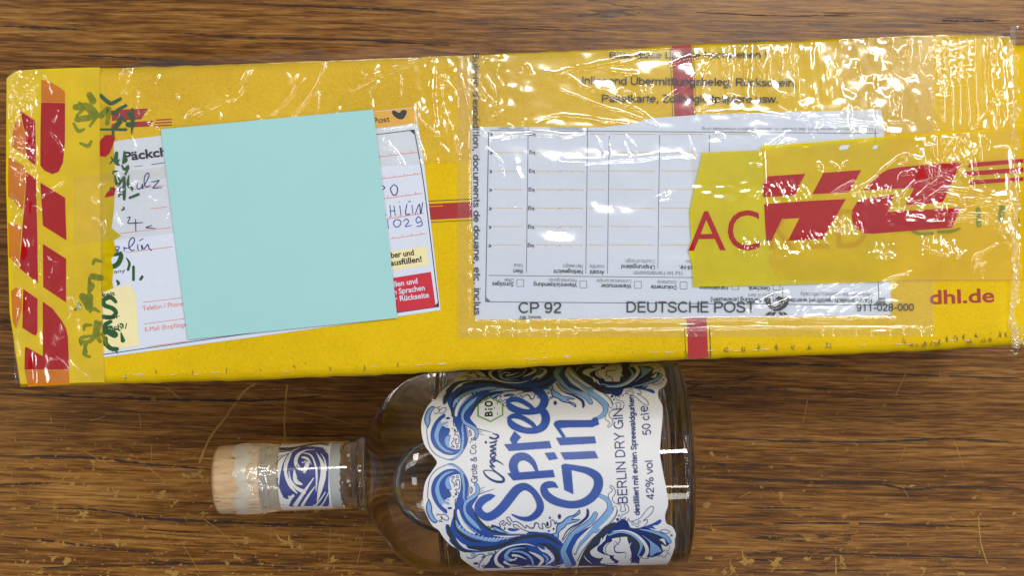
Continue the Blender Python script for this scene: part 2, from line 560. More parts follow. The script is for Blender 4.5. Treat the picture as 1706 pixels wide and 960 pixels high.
# ------------------------------------------------------------------ table (setting)
def wood_table_mat():
    m, nt, out = newmat("scratched wood laminate")
    b = node(nt, "ShaderNodeBsdfPrincipled")
    pos = world_pos(nt)
    # slow waviness so that the grain is not ruler straight
    wv = node(nt, "ShaderNodeVectorMath", operation='ADD')
    nz = node(nt, "ShaderNodeTexNoise"); nz.inputs["Scale"].default_value = 7; nz.inputs["Detail"].default_value = 2
    nt.links.new(pos, nz.inputs["Vector"])
    sub = node(nt, "ShaderNodeVectorMath", operation='MULTIPLY_ADD')
    nt.links.new(nz.outputs["Color"], sub.inputs[0])
    sub.inputs[1].default_value = (0.0, 0.005, 0)
    sub.inputs[2].default_value = (0, -0.0025, 0)
    nt.links.new(pos, wv.inputs[0]); nt.links.new(sub.outputs[0], wv.inputs[1])
    v = mapping(nt, wv.outputs[0], rot=(0, 0, R(1.2)))
    broad = noise_n(nt, mapping(nt, v, (2.2, 60, 1)), 1.0, 4, .62, .3)
    grain = noise_n(nt, mapping(nt, v, (24, 560, 1)), 1.0, 5, .68, .4)
    fine = noise_n(nt, mapping(nt, v, (80, 1200, 1)), 1.0, 4, .62)
    pores = noise_n(nt, mapping(nt, v, (38, 850, 1), loc=(3, 1, 0)), 1.0, 3, .6)
    f = math_n(nt, 'ADD', math_n(nt, 'MULTIPLY', broad, .26),
               math_n(nt, 'ADD', math_n(nt, 'MULTIPLY', grain, .46), math_n(nt, 'MULTIPLY', fine, .28)))
    col = ramp(nt, f, [(.37, sc((64, 37, 11))), (.465, sc((104, 64, 21))), (.53, sc((142, 95, 37))), (.635, sc((180, 132, 66)))])
    pr = math_n(nt, 'SUBTRACT', 1.0, math_n(nt, 'MULTIPLY', math_n(nt, 'GREATER_THAN', pores, .60), .38))
    col = mixc(nt, 1.0, col, pr, 'MULTIPLY')
    # thin dark fissures of the print
    fis = noise_n(nt, mapping(nt, v, (3.2, 46, 1), loc=(7.3, 2.2, 0)), 1.0, 5, .62, .6)
    line = math_n(nt, 'LESS_THAN', math_n(nt, 'ABSOLUTE', math_n(nt, 'SUBTRACT', fis, .5)), .006)
    gate = math_n(nt, 'GREATER_THAN', noise_n(nt, mapping(nt, v, (5, 9, 1), loc=(1, 4, 0)), 1.0, 2), .56)
    col = mixc(nt, math_n(nt, 'MULTIPLY', math_n(nt, 'MULTIPLY', line, gate), .8), col, sc((38, 24, 14)))
    # worn flecks, more of them where the table is used most
    sep = node(nt, "ShaderNodeSeparateXYZ"); nt.links.new(pos, sep.inputs[0])
    wear_n = noise_n(nt, mapping(nt, pos, (1, 1.25, 1)), 150, 7, .68, .5)
    use = math_n(nt, 'MULTIPLY_ADD', noise_n(nt, pos, 9, 2), .22, -.02)
    use = math_n(nt, 'ADD', use, math_n(nt, 'MULTIPLY', math_n(nt, 'MULTIPLY_ADD', sep.outputs[1], -1.0, -.03, clamp=True), .75))
    thr = math_n(nt, 'SUBTRACT', .765, use)
    wear = math_n(nt, 'MULTIPLY', math_n(nt, 'SUBTRACT', wear_n, thr), 18, clamp=True)
    col = mixc(nt, math_n(nt, 'MULTIPLY', wear, .8), col, sc((172, 130, 58)))
    nt.links.new(col, b.inputs["Base Color"])
    ro = math_n(nt, 'MULTIPLY_ADD', grain, .16, .22)
    nt.links.new(ro, b.inputs["Roughness"])
    b.inputs["Specular IOR Level"].default_value = .24
    h = math_n(nt, 'ADD', math_n(nt, 'MULTIPLY', grain, .5), math_n(nt, 'MULTIPLY', noise_n(nt, pos, 260, 4), .5))
    nt.links.new(bump(nt, h, .22, .0006), b.inputs["Normal"])
    nt.links.new(b.outputs[0], out.inputs[0])
    return m

def bevel_slab(name, x0, x1, y0, y1, z0, z1, mat):
    bm = bmesh.new()
    bmesh.ops.create_cube(bm, size=1)
    for v in bm.verts:
        v.co = Vector(((x0 + x1) / 2 + v.co.x * (x1 - x0), (y0 + y1) / 2 + v.co.y * (y1 - y0), (z0 + z1) / 2 + v.co.z * (z1 - z0)))
    bmesh.ops.bevel(bm, geom=bm.edges[:], offset=.002, segments=2, affect='EDGES')
    me = bpy.data.meshes.new(name); bm.to_mesh(me); bm.free()
    me.materials.append(mat)
    o = bpy.data.objects.new(name, me); COL.objects.link(o)
    return o

table = bevel_slab("table_top", -.42, .42, -.27, .27, -.025, 0.0, wood_table_mat())
tag(table, "scratched brown wood laminate table top", None, None, "structure")

random.seed(4)
crack = Sheet()
def crack_line(pts, w=2.0):
    q = spline([(x, y, 0) for x, y in pts], False, 14) if len(pts) > 2 else \
        [(pts[0][0] + (pts[1][0] - pts[0][0]) * t / 20, pts[0][1] + (pts[1][1] - pts[0][1]) * t / 20, 0) for t in range(21)]
    n = len(q); out = []
    for i, (x, y, _) in enumerate(q):
        t = i / (n - 1)
        ww = w * 1.35 * (math.sin(math.pi * min(max(t, .04), .96)) ** .4) * random.uniform(.35, 1.35)
        out.append((x, y + random.uniform(-.5, .5), ww))
    for k in range(0, n - 2, 1):
        if random.random() < .975:
            crack.add(ribbon(out[k:k + 2], smooth=False, caps=False))
    # short parallel companions
    for _ in range(max(2, n // 9)):
        k = random.randrange(n)
        x, y, _w = out[k]
        L = random.uniform(12, 45); dy = random.choice((-1, 1)) * random.uniform(2, 5)
        crack.add(ribbon([(x - L, y + dy - L * .02, .2), (x, y + dy, random.uniform(.5, 1.2)), (x + L, y + dy + L * .02, .2)], caps=False))
for pts, w in [
    ([(0, 43), (70, 45), (146, 50)], 2.2), ([(307, 55), (420, 62), (590, 66), (756, 76)], 2.6),
    ([(403, 5), (560, 12), (640, 15), (730, 19)], 2.2), ([(131, 92), (220, 96), (312, 103)], 2),
    ([(0, 655), (150, 662), (270, 666), (420, 668), (540, 660)], 3.4), ([(0, 760), (142, 763), (248, 774), (354, 783)], 3),
    ([(0, 808), (92, 806)], 2.4), ([(50, 847), (159, 850), (248, 864), (380, 871), (480, 875), (600, 878)], 3.2),
    ([(0, 894), (106, 905), (198, 917), (260, 920)], 2.2), ([(71, 947), (248, 942), (375, 940), (560, 952)], 2.6),
    ([(426, 724), (527, 727), (606, 726)], 2.4), ([(1222, 604), (1320, 607), (1418, 612)], 2),
    ([(1443, 620), (1514, 625), (1706, 631)], 2.2), ([(1165, 645), (1318, 648)], 2),
    ([(1162, 729), (1306, 735), (1452, 737), (1577, 732), (1706, 739)], 2.8),
    ([(1162, 793), (1285, 800), (1452, 806), (1514, 816), (1597, 811), (1706, 815)], 2.6),
    ([(1247, 847), (1360, 847)], 2), ([(1168, 877), (1368, 872), (1577, 877), (1660, 877)], 2.6),
    ([(1347, 922), (1535, 927), (1706, 933)], 2.6), ([(1243, 951), (1450, 951)], 2), ([(1563, 33), (1610, 35), (1668, 33)], 2.2),
    ([(1160, 20), (1300, 26), (1420, 24)], 1.4), ([(820, 45), (1000, 52)], 1.2)]:
    crack_line(pts, w)
mat_crack = paint("dark grain fissure", (46, 28, 18), .6, .1)
tag(crack.build("grain_fissures", mat_crack, table, flat(.00006)), "dark broken grain lines running along the wood", None, None, "stuff")

wear = Sheet()
def flake(x, y, r, sx=1.0):
    n = random.randint(9, 13)
    pts = []
    for k in range(n):
        a = 2 * math.pi * k / n + random.uniform(-.2, .2)
        rr = r * random.choice((.35, .6, .8, 1.0, 1.5)) * random.uniform(.7, 1.1)
        pts.append((x + rr * sx * math.cos(a), y + rr * math.sin(a) * .85))
    wear.poly(pts, True)
    for _ in range(random.choice((0, 0, 1, 1, 2))):
        a = random.uniform(0, 6.3); L = r * random.uniform(1.4, 3.2)
        wear.rib([(x, y, r * .5), (x + L * .5 * math.cos(a) + random.uniform(-1, 1), y + L * .5 * math.sin(a), r * .3), (x + L * math.cos(a + .4), y + L * math.sin(a + .4), .15)], caps=False)
def scratch(pts, w, rough=.25):
    q = spline([(x, y, 0) for x, y in pts], False, 10) if len(pts) > 2 else \
        [(pts[0][0] + (pts[1][0] - pts[0][0]) * t / 12, pts[0][1] + (pts[1][1] - pts[0][1]) * t / 12, 0) for t in range(13)]
    wear.add(ribbon([(x + random.uniform(-.5, .5) * w * rough, y + random.uniform(-.5, .5) * w * rough,
                      w * random.uniform(.6, 1.2)) for x, y, _ in q], smooth=False, caps=False))
for a in [([(426, 641), (407, 652), (377, 694), (350, 730), (332, 772)], 4.2), ([(479, 641), (474, 690), (475, 739)], 3.4),
          ([(407, 656), (471, 679), (550, 697), (600, 712)], 1.3), ([(340, 866), (366, 885), (396, 911)], 1.6),
          ([(275, 645), (300, 664)], 2.2), ([(232, 690), (235, 715)], 1.2), ([(98, 806), (118, 784)], 1.6),
          ([(246, 778), (270, 798), (300, 812)], 1.5), ([(140, 752), (190, 780)], 1.1), ([(551, 880), (546, 945)], 1.1),
          ([(612, 868), (595, 940)], 1.2), ([(1345, 668), (1338, 705)], 1.6), ([(1510, 620), (1492, 660)], 1.6),
          ([(1565, 618), (1568, 640)], 1.1), ([(1590, 735), (1606, 780)], 1.3), ([(1630, 860), (1634, 905), (1645, 940)], 2.4),
          ([(1232, 830), (1250, 820)], 1.6), ([(1392, 930), (1393, 958)], 2), ([(1510, 740), (1500, 770)], 1.1),
          ([(300, 900), (335, 958)], 1.2), ([(150, 702), (175, 694)], 1.2), ([(84, 695), (86, 705)], 1.8)]:
    scratch(*a)
for x, y, r in [(52, 780, 6), (85, 775, 4), (155, 771, 6), (165, 792, 4), (120, 808, 8), (148, 812, 6), (180, 817, 7), (194, 822, 8), (229, 832, 6),
                (272, 826, 9), (292, 838, 7), (140, 858, 11), (125, 868, 6), (22, 848, 5), (92, 845, 5), (160, 884, 5), (192, 902, 11), (205, 908, 5),
                (88, 930, 8), (112, 936, 9), (65, 955, 7), (45, 938, 6), (107, 908, 6), (290, 955, 10), (330, 790, 10), (312, 794, 8), (344, 800, 6),
                (213, 868, 5), (240, 880, 4), (340, 856, 8), (352, 845, 6), (480, 905, 15), (498, 912, 8), (395, 930, 8), (378, 940, 5), (555, 935, 9),
                (410, 900, 7), (402, 800, 3), (1245, 936, 13), (1222, 948, 9), (1290, 938, 12), (1182, 930, 8), (1205, 955, 7), (1346, 932, 8), (1186, 758, 6), (1212, 762, 5),
                (1255, 740, 5), (1215, 785, 4), (1285, 778, 5), (1300, 826, 8), (1268, 812, 4), (1180, 842, 7), (1188, 884, 6), (1478, 858, 5), (1690, 856, 5), (1540, 948, 9),
                (1600, 956, 8), (1518, 810, 5), (1624, 830, 5), (1670, 948, 6), (700, 955, 5), (760, 956, 5), (960, 952, 6), (1060, 954, 7), (150, 790, 3)]:
    flake(x, y, r * .72, random.uniform(.9, 1.6))
for _ in range(420):
    x = random.uniform(0, 620); y = 960 - 230 * random.random() ** 1.5
    flake(x, y, random.uniform(.5, 2.3), random.uniform(.6, 2.0))
for _ in range(120):
    x = random.uniform(1150, 1706); y = 960 - 240 * random.random() ** 1.6
    flake(x, y, random.uniform(.4, 1.7), random.uniform(.6, 2.0))
for _ in range(70):
    x = random.uniform(0, 700) if random.random() < .7 else random.uniform(1160, 1700)
    y = random.uniform(690, 955); a = random.uniform(0, math.pi); L = random.uniform(5, 26)
    scratch([(x, y), (x + L * math.cos(a), y + L * math.sin(a))], random.uniform(.4, 1.0))
mat_wear = paint("worn ochre laminate core", (164, 124, 56), .6, .12)
tag(wear.build("worn_scratches", mat_wear, table, flat(.00011)), "ochre scratches and chipped flecks in the wood laminate", None, None, "stuff")

# ------------------------------------------------------------------ parcel box
ZB = 0.116
parcel = empty("parcel_box", (P(850, 350, 0).x, P(850, 350, 0).y, 0),
               "long yellow cardboard parcel box bound with tape", "parcel")

def card_mat():
    m, nt, out = newmat("yellow printed cardboard")
    b = node(nt, "ShaderNodeBsdfPrincipled")
    pos = world_pos(nt)
    speck = noise_n(nt, pos, 1400, 3, .7)
    mott = noise_n(nt, pos, 30, 5, .6)
    f = math_n(nt, 'ADD', math_n(nt, 'MULTIPLY', speck, .55), math_n(nt, 'MULTIPLY', mott, .45))
    col = ramp(nt, f, [(.32, sc((200, 164, 0))), (.5, sc((221, 184, 3))), (.68, sc((232, 198, 12)))])
    dirt = math_n(nt, 'MULTIPLY', math_n(nt, 'SUBTRACT', noise_n(nt, mapping(nt, pos, (1, 1, 1), loc=(2, 3, 1)), 120, 6, .75), .66), 5, clamp=True)
    col = mixc(nt, math_n(nt, 'MULTIPLY', dirt, .35), col, sc((120, 92, 30)))
    nt.links.new(col, b.inputs["Base Color"])
    b.inputs["Roughness"].default_value = .5
    b.inputs["Specular IOR Level"].default_value = .12
    h = math_n(nt, 'ADD', noise_n(nt, pos, 700, 4), math_n(nt, 'MULTIPLY', mott, 6))
    nt.links.new(bump(nt, h, .2, .0007), b.inputs["Normal"])
    nt.links.new(b.outputs[0], out.inputs[0])
    return m
M_card = card_mat()

edge_px = [(30, 646), (120, 643), (260, 639), (400, 635), (500, 631.5), (600, 627.5), (700, 622.5), (800, 617), (900, 611.5), (1000, 606.5), (1150, 599.5), (1280, 595),
           (1400, 591), (1500, 587), (1560, 584.5), (1640, 579), (1686, 576), (1740, 578), (1748, 560), (1748, 100), (1738, 72), (1694, 74), (1684, 58), (1600, 54), (1500, 57),
           (1400, 62), (1300, 66), (1200, 70), (1100, 75), (1000, 80), (900, 84), (780, 89), (650, 94), (500, 100), (380, 104), (270, 108), (150, 111), (60, 113), (20, 115),
           (9, 124), (6, 180), (6, 300), (8, 400), (12, 500), (20, 590)]
def box_body():
    per = []
    m = len(edge_px)
    rr = random.Random(3)
    for i in range(m):
        a, b = edge_px[i], edge_px[(i + 1) % m]
        k = max(1, int(math.hypot(b[0] - a[0], b[1] - a[1]) / 9))
        for j in range(k):
            per.append((a[0] + (b[0] - a[0]) * j / k, a[1] + (b[1] - a[1]) * j / k))
    pts = [P(x, y, ZB).xy for x, y in per]
    n = len(pts)
    nor = []
    for i in range(n):
        t = (pts[(i + 1) % n] - pts[i - 1]).normalized()
        nor.append(Vector((t.y, -t.x)))         # outward for this winding
    cen = Vector((P(850, 350, ZB).x, P(850, 350, ZB).y))
    if sum(nor[i].dot(pts[i] - cen) for i in range(n)) < 0:
        nor = [-v for v in nor]
    jit = [rr.uniform(-1, 1) for _ in range(n)]
    jit = [(jit[i - 1] + jit[i] * 2 + jit[(i + 1) % n]) / 4 for i in range(n)]
    V, F = [], []
    rings = [(.0052, ZB), (.0034, ZB - .0002), (.0014, ZB - .0011), (.0002, ZB - .0028), (-.0001, ZB - .0045), (.0004, ZB * .72), (.0012, ZB * .4), (.0004, ZB * .12), (.0012, .0003)]
    for k, (ins, z) in enumerate(rings):
        for i in range(n):
            d = ins + jit[i] * .00035 * (1 if k < 8 else .3)
            p = pts[i] - nor[i] * d
            V.append((p.x, p.y, z + (jit[i] * .0002 if 0 < k < 5 else 0)))
    for k in range(len(rings) - 1):
        for i in range(n):
            j = (i + 1) % n
            F.append((k * n + i, k * n + j, (k + 1) * n + j, (k + 1) * n + i))
    top = [Vector((V[i][0], V[i][1])) for i in range(n)]
    TV, _e, TF, *_ = delaunay_2d_cdt(top, [(i, (i + 1) % n) for i in range(n)], [], 1, 1e-7)
    b = len(V)
    V += [(v.x, v.y, ZB) for v in TV]
    F += [tuple(b + i for i in f) for f in TF]
    bot = list(range((len(rings) - 1) * n, len(rings) * n))
    F.append(tuple(reversed(bot)))
    o = mesh_obj("box_body", V, F, M_card, parcel)
    bm = bmesh.new(); bm.from_mesh(o.data)
    bmesh.ops.remove_doubles(bm, verts=bm.verts, dist=1e-6)
    bmesh.ops.recalc_face_normals(bm, faces=bm.faces)
    for f in bm.faces:
        f.smooth = abs(f.normal.z) < .98
    bm.to_mesh(o.data); bm.free()
    return o
body = box_body()
MM = .001
def top_z(mm): return flat(ZB + mm * MM)

C_red = paint("red ribbon print", (164, 26, 32), .5, .06)
C_redline = paint("thin red line print", (190, 60, 40), .5, .05)
C_logo = paint("glossy red tape ink", (172, 6, 18), .3, .04, .12)
C_dk = paint("black print", (26, 26, 32), .5, .05)
C_gr = paint("grey print", (104, 108, 118), .55, .05)
C_ink = paint("blue ballpoint ink", (48, 42, 128), .45, .1)
C_ink2 = paint("light blue ballpoint ink", (70, 88, 176), .45, .1)
C_green = paint("dark green marker ink", (28, 84, 36), .45, .1)
C_paper = paint("white paper", (214, 222, 240), .55, .02, .3)
C_cream = paint("cream print", (238, 228, 176), .5, .03)
C_label_red = paint("red label print", (200, 36, 58), .5, .03)
C_orange = paint("orange form line", (224, 130, 96), .5, .05)
C_sand = paint("pale yellow form line", (214, 190, 120), .5, .05)

# printed ribbon: one band along the box, one across
s = Sheet()
s.poly([(600, 346), (690, 341), (790, 336), (900, 331), (900, 357), (790, 362), (690, 368), (600, 373)])
s.poly([(1119, 76), (1152, 74), (1158, 205), (1172, 420), (1180, 596), (1147, 599), (1138, 420), (1124, 205)])
s.build_each("printed_ribbon", C_red, body, top_z(.06))
s = Sheet()
s.line((690, 336), (800, 331), 1.2); s.line((690, 371.5), (800, 366), 1.0)
s.line((1182, 540), (1184, 597), 1.4); s.line((1140, 540), (1143, 598), .9); s.line((1116.5, 78), (1121, 205), .9); s.line((1155, 76), (1160, 205), .9)
s.build_each("ribbon_outline", C_dk, body, top_z(.08))
s = Sheet().line((694, 345), (738, 343), 1.4)  # short orange line along the ribbon
s.build("ribbon_orange_line", paint("orange print", (228, 150, 40)), body, top_z(.1))
# lettering on the card
s = Sheet().text("dhl.de", (1549, 507), (1657, 503), 23, bold=.022)
s.build("web_address_lettering", paint("dark red print", (160, 46, 34), .5, .04), body, top_z(.1))

# scuffs along the folded edges
random.seed(9)
s = Sheet(); s2 = Sheet()
def low_edge(x):
    q = edge_px[:17]
    for a, b in zip(q, q[1:]):
        if a[0] <= x <= b[0]:
            return a[1] + (b[1] - a[1]) * (x - a[0]) / (b[0] - a[0])
    return 640
for x in list(range(1212, 1390, 28)) + list(range(1508, 1690, 12)) + list(range(205, 700, 57)):
    y = low_edge(x) - random.uniform(12, 24)
    for _ in range(3 if x > 1000 else 1):
        xx = x + random.uniform(-4, 4)
        s.rib([(xx, y + random.uniform(-3, 3), .5), (xx + random.uniform(-3, 2), y + random.uniform(2, 6), random.uniform(.7, 1.6)), (xx + random.uniform(-2, 4), y + random.uniform(6, 10), .4)])
for _ in range(70):
    x = random.uniform(150, 1680)
    y = low_edge(x) - random.uniform(13, 60) ** 1
    L = random.uniform(.5, 2.0)
    s.dot(x, y, L * .5, L * .35)
for _ in range(34):
    x = random.uniform(200, 1690)
    y = low_edge(x) - random.uniform(12.5, 16)
    s2.rib([(x, y, .4), (x + random.uniform(3, 8), y - random.uniform(-.6, 1), random.uniform(.8, 1.8)), (x + random.uniform(9, 16), y - .6, .4)])
tag(s.build("scuff_marks", paint("grey scuff", (118, 98, 36), .6, .1), body, top_z(.05)), None, None, None, "stuff")
tag(s2.build("worn_fibres", paint("worn card fibre", (222, 210, 170), .7, .05), body, top_z(.07)), None, None, None, "stuff")
for x in range(300, 420, 23):
    pass
# small printed emblem near the left end
w1 = lambda p: Z(120, 130, 6.857, p)
s = Sheet()
s.poly(w1([(430, 370), (600, 356), (870, 345), (790, 470), (640, 478), (455, 487), (455, 430), (440, 400)]))
s.poly(w1([(450, 530), (510, 502), (590, 492), (520, 575), (450, 572)]))
s.poly(w1([(610, 540), (640, 502), (930, 485), (885, 552), (640, 562)]))
for y in (478, 512, 545):
    s.line(*w1([(960 - (y - 478) * .4, y), (1140, y - 9)]), 2)
s.build_each("small_emblem_print", C_red, body, top_z(.12))

# ------------------------------------------------------------------ address label
alab = Sheet().poly([(171, 239), (196, 234), (300, 222), (450, 205), (600, 188), (692, 178), (706, 268), (720, 390), (734, 517), (600, 537), (400, 565), (230, 588), (172, 596), (170, 420)])
address = alab.build("address_label", C_paper, parcel, top_z(.22))
s = Sheet()
s.poly([(600, 189), (691, 179), (694.5, 205), (600, 217)])
s.build("yellow_header_print", paint("orange yellow print", (228, 176, 60), .5, .04), address, top_z(.27))
s = Sheet()
s.text("Post", (623, 206), (650, 202), 9.5, bold=.012)
s.add(fill(Z(600, 170, 7.386, [(395, 140), (440, 190), (500, 210), (545, 190), (575, 110), (520, 95), (480, 130), (440, 110), (400, 100)]), True))
s.text("Päckch", (207, 268), (279, 259), 14.5, bold=.03)
s.text("any", (190, 455.5), (209, 453.5), 6)
s.text("keit", (171, 495), (192, 492), 7, bold=.02)
s.text("der", (176, 533), (200, 530), 6, bold=.01)
s.text("tzlich /", (170, 553), (213, 547), 8.5, bold=.02)
s.text("ber und", (652, 430), (690, 425), 9.5, bold=.024)
s.text("ausfüllen!", (651, 443), (703, 436), 9.5, bold=.024)
s.build("black_lettering", C_dk, address, top_z(.33))["kind"] = "stuff"
s = Sheet()
fr = [(690.5, 215), (731, 516)]
s.line((626, 224), (690.5, 216), 1.3); s.rib([(690, 216, 1.5), (705, 300, 1.5), (718, 404, 1.5), (731, 511, 1.5)])
s.rib([(731, 511, 1.2), (600, 530, 1.2), (400, 558, 1.2), (172, 591, 1.2)])
s.poly([(682, 217), (691, 216), (692, 225)]); s.poly([(731, 502), (731, 511), (722, 513)])
s.line((252, 274), (276, 270.5), 1.1); s.line((223, 277.5), (238, 275.5), .7)
s.build("dark_frame_line", paint("navy print", (44, 48, 70), .5), address, top_z(.29))["kind"] = "stuff"
s = Sheet()
for a, b in [((215, 316), (273, 309)), ((250, 348), (278, 344.5)), ((200, 389), (285, 379)), ((210, 421), (288, 411)), ((238, 504), (305, 496)), ((240, 540), (308, 531)), ((246, 578), (312, 569)),
             ((626, 262), (698, 253)), ((634, 298), (702, 289)), ((640, 331), (703, 322)), ((644, 365), (706, 355)), ((650, 398), (711, 389))]:
    s.line(a, b, .9)
    if a[0] > 620:
        for k in range(4):
            t = (k + .35) / 4
            x, y = a[0] + (b[0] - a[0]) * t, a[1] + (b[1] - a[1]) * t
            s.line((x, y), (x - .4, y - 4), .8)
s.text("Telefon / Phone", (238, 518), (306, 509.5), 8)
s.text("E-Mail (Empfänge", (242, 553), (311, 544), 7.5)
s.build("orange_form_print", C_orange, address, top_z(.29))["kind"] = "stuff"
s = Sheet()
s.poly([(650, 419), (710, 410), (715, 442), (654, 451)])
s.poly([(170, 486), (215, 474), (226, 490), (232, 575), (172, 588)])
s.build_each("cream_field_print", C_cream, address, top_z(.26))
s = Sheet().poly([(655, 463), (718, 453), (726, 511), (661, 522)])
s.build("red_field_print", C_label_red, address, top_z(.26))
s = Sheet()
s.text("llen und", (657, 478), (696, 472), 9, bold=.02)
s.text("n Sprachen", (656, 491), (708, 483.5), 9, bold=.02)
s.text("r Rückseite", (658, 503), (715, 495.5), 9, bold=.02)
s.build("white_lettering", C_paper, address, top_z(.33))["kind"] = "stuff"

# handwriting
s = Sheet()
def pen(pts, x0, y0, sc_, w=1.7):
    q = Z(x0, y0, sc_, pts)
    s.rib([(a, b, w * (1.0 if 0 < i < len(q) - 1 else .7)) for i, (a, b) in enumerate(q)])
H2 = (120, 250, 6.857)
for p in [[(745, 375), (742, 425), (765, 447), (795, 420), (803, 385), (803, 430), (815, 440)], [(800, 440), (860, 340), (880, 280), (860, 262), (830, 300), (825, 380), (850, 420), (895, 400)],
          [(905, 362), (950, 358), (995, 345), (960, 390), (925, 432), (960, 432), (1003, 428)], [(1012, 430), (1025, 428)], [(575, 415), (545, 440), (548, 475), (590, 470), (630, 430)], [(640, 402), (690, 462)],
          [(632, 772), (662, 766), (650, 800), (642, 835), (720, 833), (806, 828)], [(725, 790), (727, 850), (729, 928)], [(912, 860), (845, 885), (885, 890), (948, 896)]]:
    pen(p, *H2)
H3 = (120, 370, 6.857)
for p in [[(450, 250), (490, 300), (530, 330)], [(480, 330), (530, 310), (535, 282), (495, 285), (485, 330), (530, 338)], [(597, 335), (594, 290), (610, 300), (632, 298)],
          [(640, 300), (690, 260), (715, 205), (690, 178), (655, 220), (652, 290), (680, 325), (712, 318)], [(752, 255), (750, 300), (760, 322)], [(770, 212), (812, 190)],
          [(800, 322), (795, 262), (820, 310), (865, 255), (880, 300), (912, 325)]]:
    pen(p, *H3)
H7 = (620, 290, 7.386)
for p in [[(120, 140), (157, 165), (125, 198)], [(267, 127), (226, 180), (262, 258), (305, 235), (308, 160), (267, 127)], [(218, 380), (232, 530)], [(268, 388), (286, 515)], [(222, 455), (282, 450)],
          [(340, 388), (356, 512)], [(333, 342), (337, 344)], [(428, 370), (412, 490), (468, 490)], [(490, 380), (502, 486)], [(445, 342), (474, 334)], [(530, 492), (582, 370), (598, 492), (622, 348)], [(160, 485), (166, 510)]]:
    pen(p, *H7)
s.build("blue_handwriting", C_ink, address, top_z(.36))["kind"] = "stuff"
s = Sheet()
for p in [[(190, 565), (203, 670)], [(265, 590), (300, 560), (350, 575), (348, 620), (300, 655), (262, 610), (275, 570)], [(385, 582), (420, 552), (448, 585), (408, 645), (486, 630)],
          [(608, 565), (575, 525), (540, 560), (560, 602), (605, 580), (612, 630), (545, 645)]]:
    pen(p, *H7, w=1.6)
s.build("light_blue_handwriting", C_ink2, address, top_z(.36))["kind"] = "stuff"

# ------------------------------------------------------------------ branded tape at the left end
T_yel = tape_mat("yellow parcel tape", (234, 204, 2), .88)
T_yel2 = tape_mat("second layer of yellow tape", (222, 194, 4), .7)
T_org = tape_mat("red ink seen through yellow tape", (214, 128, 24), .9)
T_grn = tape_mat("green ink seen through yellow tape", (138, 150, 12), .62)
ltape = Sheet().poly([(28, 118), (60, 115), (150, 112), (166, 112), (166, 260), (168, 420), (170, 540), (174, 637), (100, 639), (34, 640), (16, 520), (10, 300), (11, 130)]).build("branded_tape", T_yel, parcel, top_z(.45))
ltape["label"] = "yellow tape with large red letters over the box end"
s = Sheet()
s.poly([(166, 215), (188, 214), (192, 300), (190, 345), (186, 380), (202, 393), (190, 400), (193, 420), (185, 432), (189, 450), (187, 470), (189, 480), (170, 488), (167, 400)])
s.poly([(166, 170), (184, 176), (184, 214), (166, 216)])
s.build("torn_tape_end", T_yel2, parcel, top_z(.41))
wa = lambda p: Z(0, 100, 3.43, p)
wb = lambda p: Z(0, 370, 3.43, p)
s = Sheet()
s.add(fill(wa([(235, 241), (372, 245), (371, 470), (360, 585), (335, 638), (300, 652), (255, 632), (230, 602), (231, 400)]), False))
s.poly(wa([(115, 292), (150, 310), (200, 345), (205, 480), (203, 605), (150, 560), (147, 430), (125, 345)]))
s.poly(wa([(230, 700), (372, 787)]) + wb([(380, 105), (245, 20)]))
s.poly(wa([(150, 640), (205, 680)]) + wb([(213, 60), (217, 350), (108, 262), (122, 130), (130, 0)]) + wa([(138, 850), (148, 720)]))
s.poly(wb([(245, 125), (378, 210), (378, 460), (247, 372)]))
s.poly(wb([(132, 382), (215, 440), (214, 630), (205, 650), (190, 645), (128, 605)]))
s.add(fill(wb([(244, 455), (300, 495), (350, 560), (378, 610), (388, 660), (396, 845), (140, 845), (142, 722), (150, 714), (245, 768)]), False))
s.build_each("red_letter", C_logo, ltape, top_z(.52))
s = Sheet()
s.poly(wa([(235, 110), (290, 125), (340, 155), (372, 180), (372, 243), (235, 239)]))
s.poly(wa([(48, 550), (145, 612), (146, 720), (130, 860), (70, 800), (46, 780)]))
s.poly(wa([(90, 350), (120, 340), (145, 430), (147, 545), (70, 495), (75, 380)]))
s.poly(wb([(46, 4), (125, 20), (108, 250), (50, 200)]))
s.poly(wb([(62, 395), (90, 374), (125, 387), (125, 500), (92, 610), (72, 570)]))
s.poly(wb([(140, 848), (395, 847), (398, 928), (160, 942)]))
s.build_each("faint_orange_letter", T_org, ltape, top_z(.48))
# green marker strokes under and beside the tape
s = Sheet()
def mk(pts, x0, y0, sc_):
    q = Z(x0, y0, sc_, [p[:2] for p in pts])
    s.rib([(a, b, 1.2 * p[2] / sc_) for (a, b), p in zip(q, pts)])
W3 = (120, 370, 6.857); W4 = (120, 490, 6.194); W1 = (120, 130, 6.857); W2 = (120, 250, 6.857)
mk([(345, 400, 45), (375, 475, 45), (450, 510, 45), (520, 480, 48), (560, 400, 45), (555, 352, 30)], *W3); mk([(350, 385, 30), (540, 365, 34)], *W3)
mk([(335, 645, 36), (410, 650, 38), (432, 700, 40), (400, 750, 38), (340, 768, 36)], *W3)
mk([(620, 410, 8), (655, 470, 24), (640, 545, 24)], *W3); mk([(702, 512, 26), (702, 660, 26)], *W3); mk([(802, 625, 26), (782, 655, 26)], *W3); mk([(515, 672, 20), (530, 700, 30), (522, 722, 10)], *W3)
mk([(450, 80, 30), (400, 35, 38), (330, 60, 38), (335, 115, 38), (420, 150, 38), (452, 195, 38), (410, 240, 38), (320, 235, 38)], *W4)
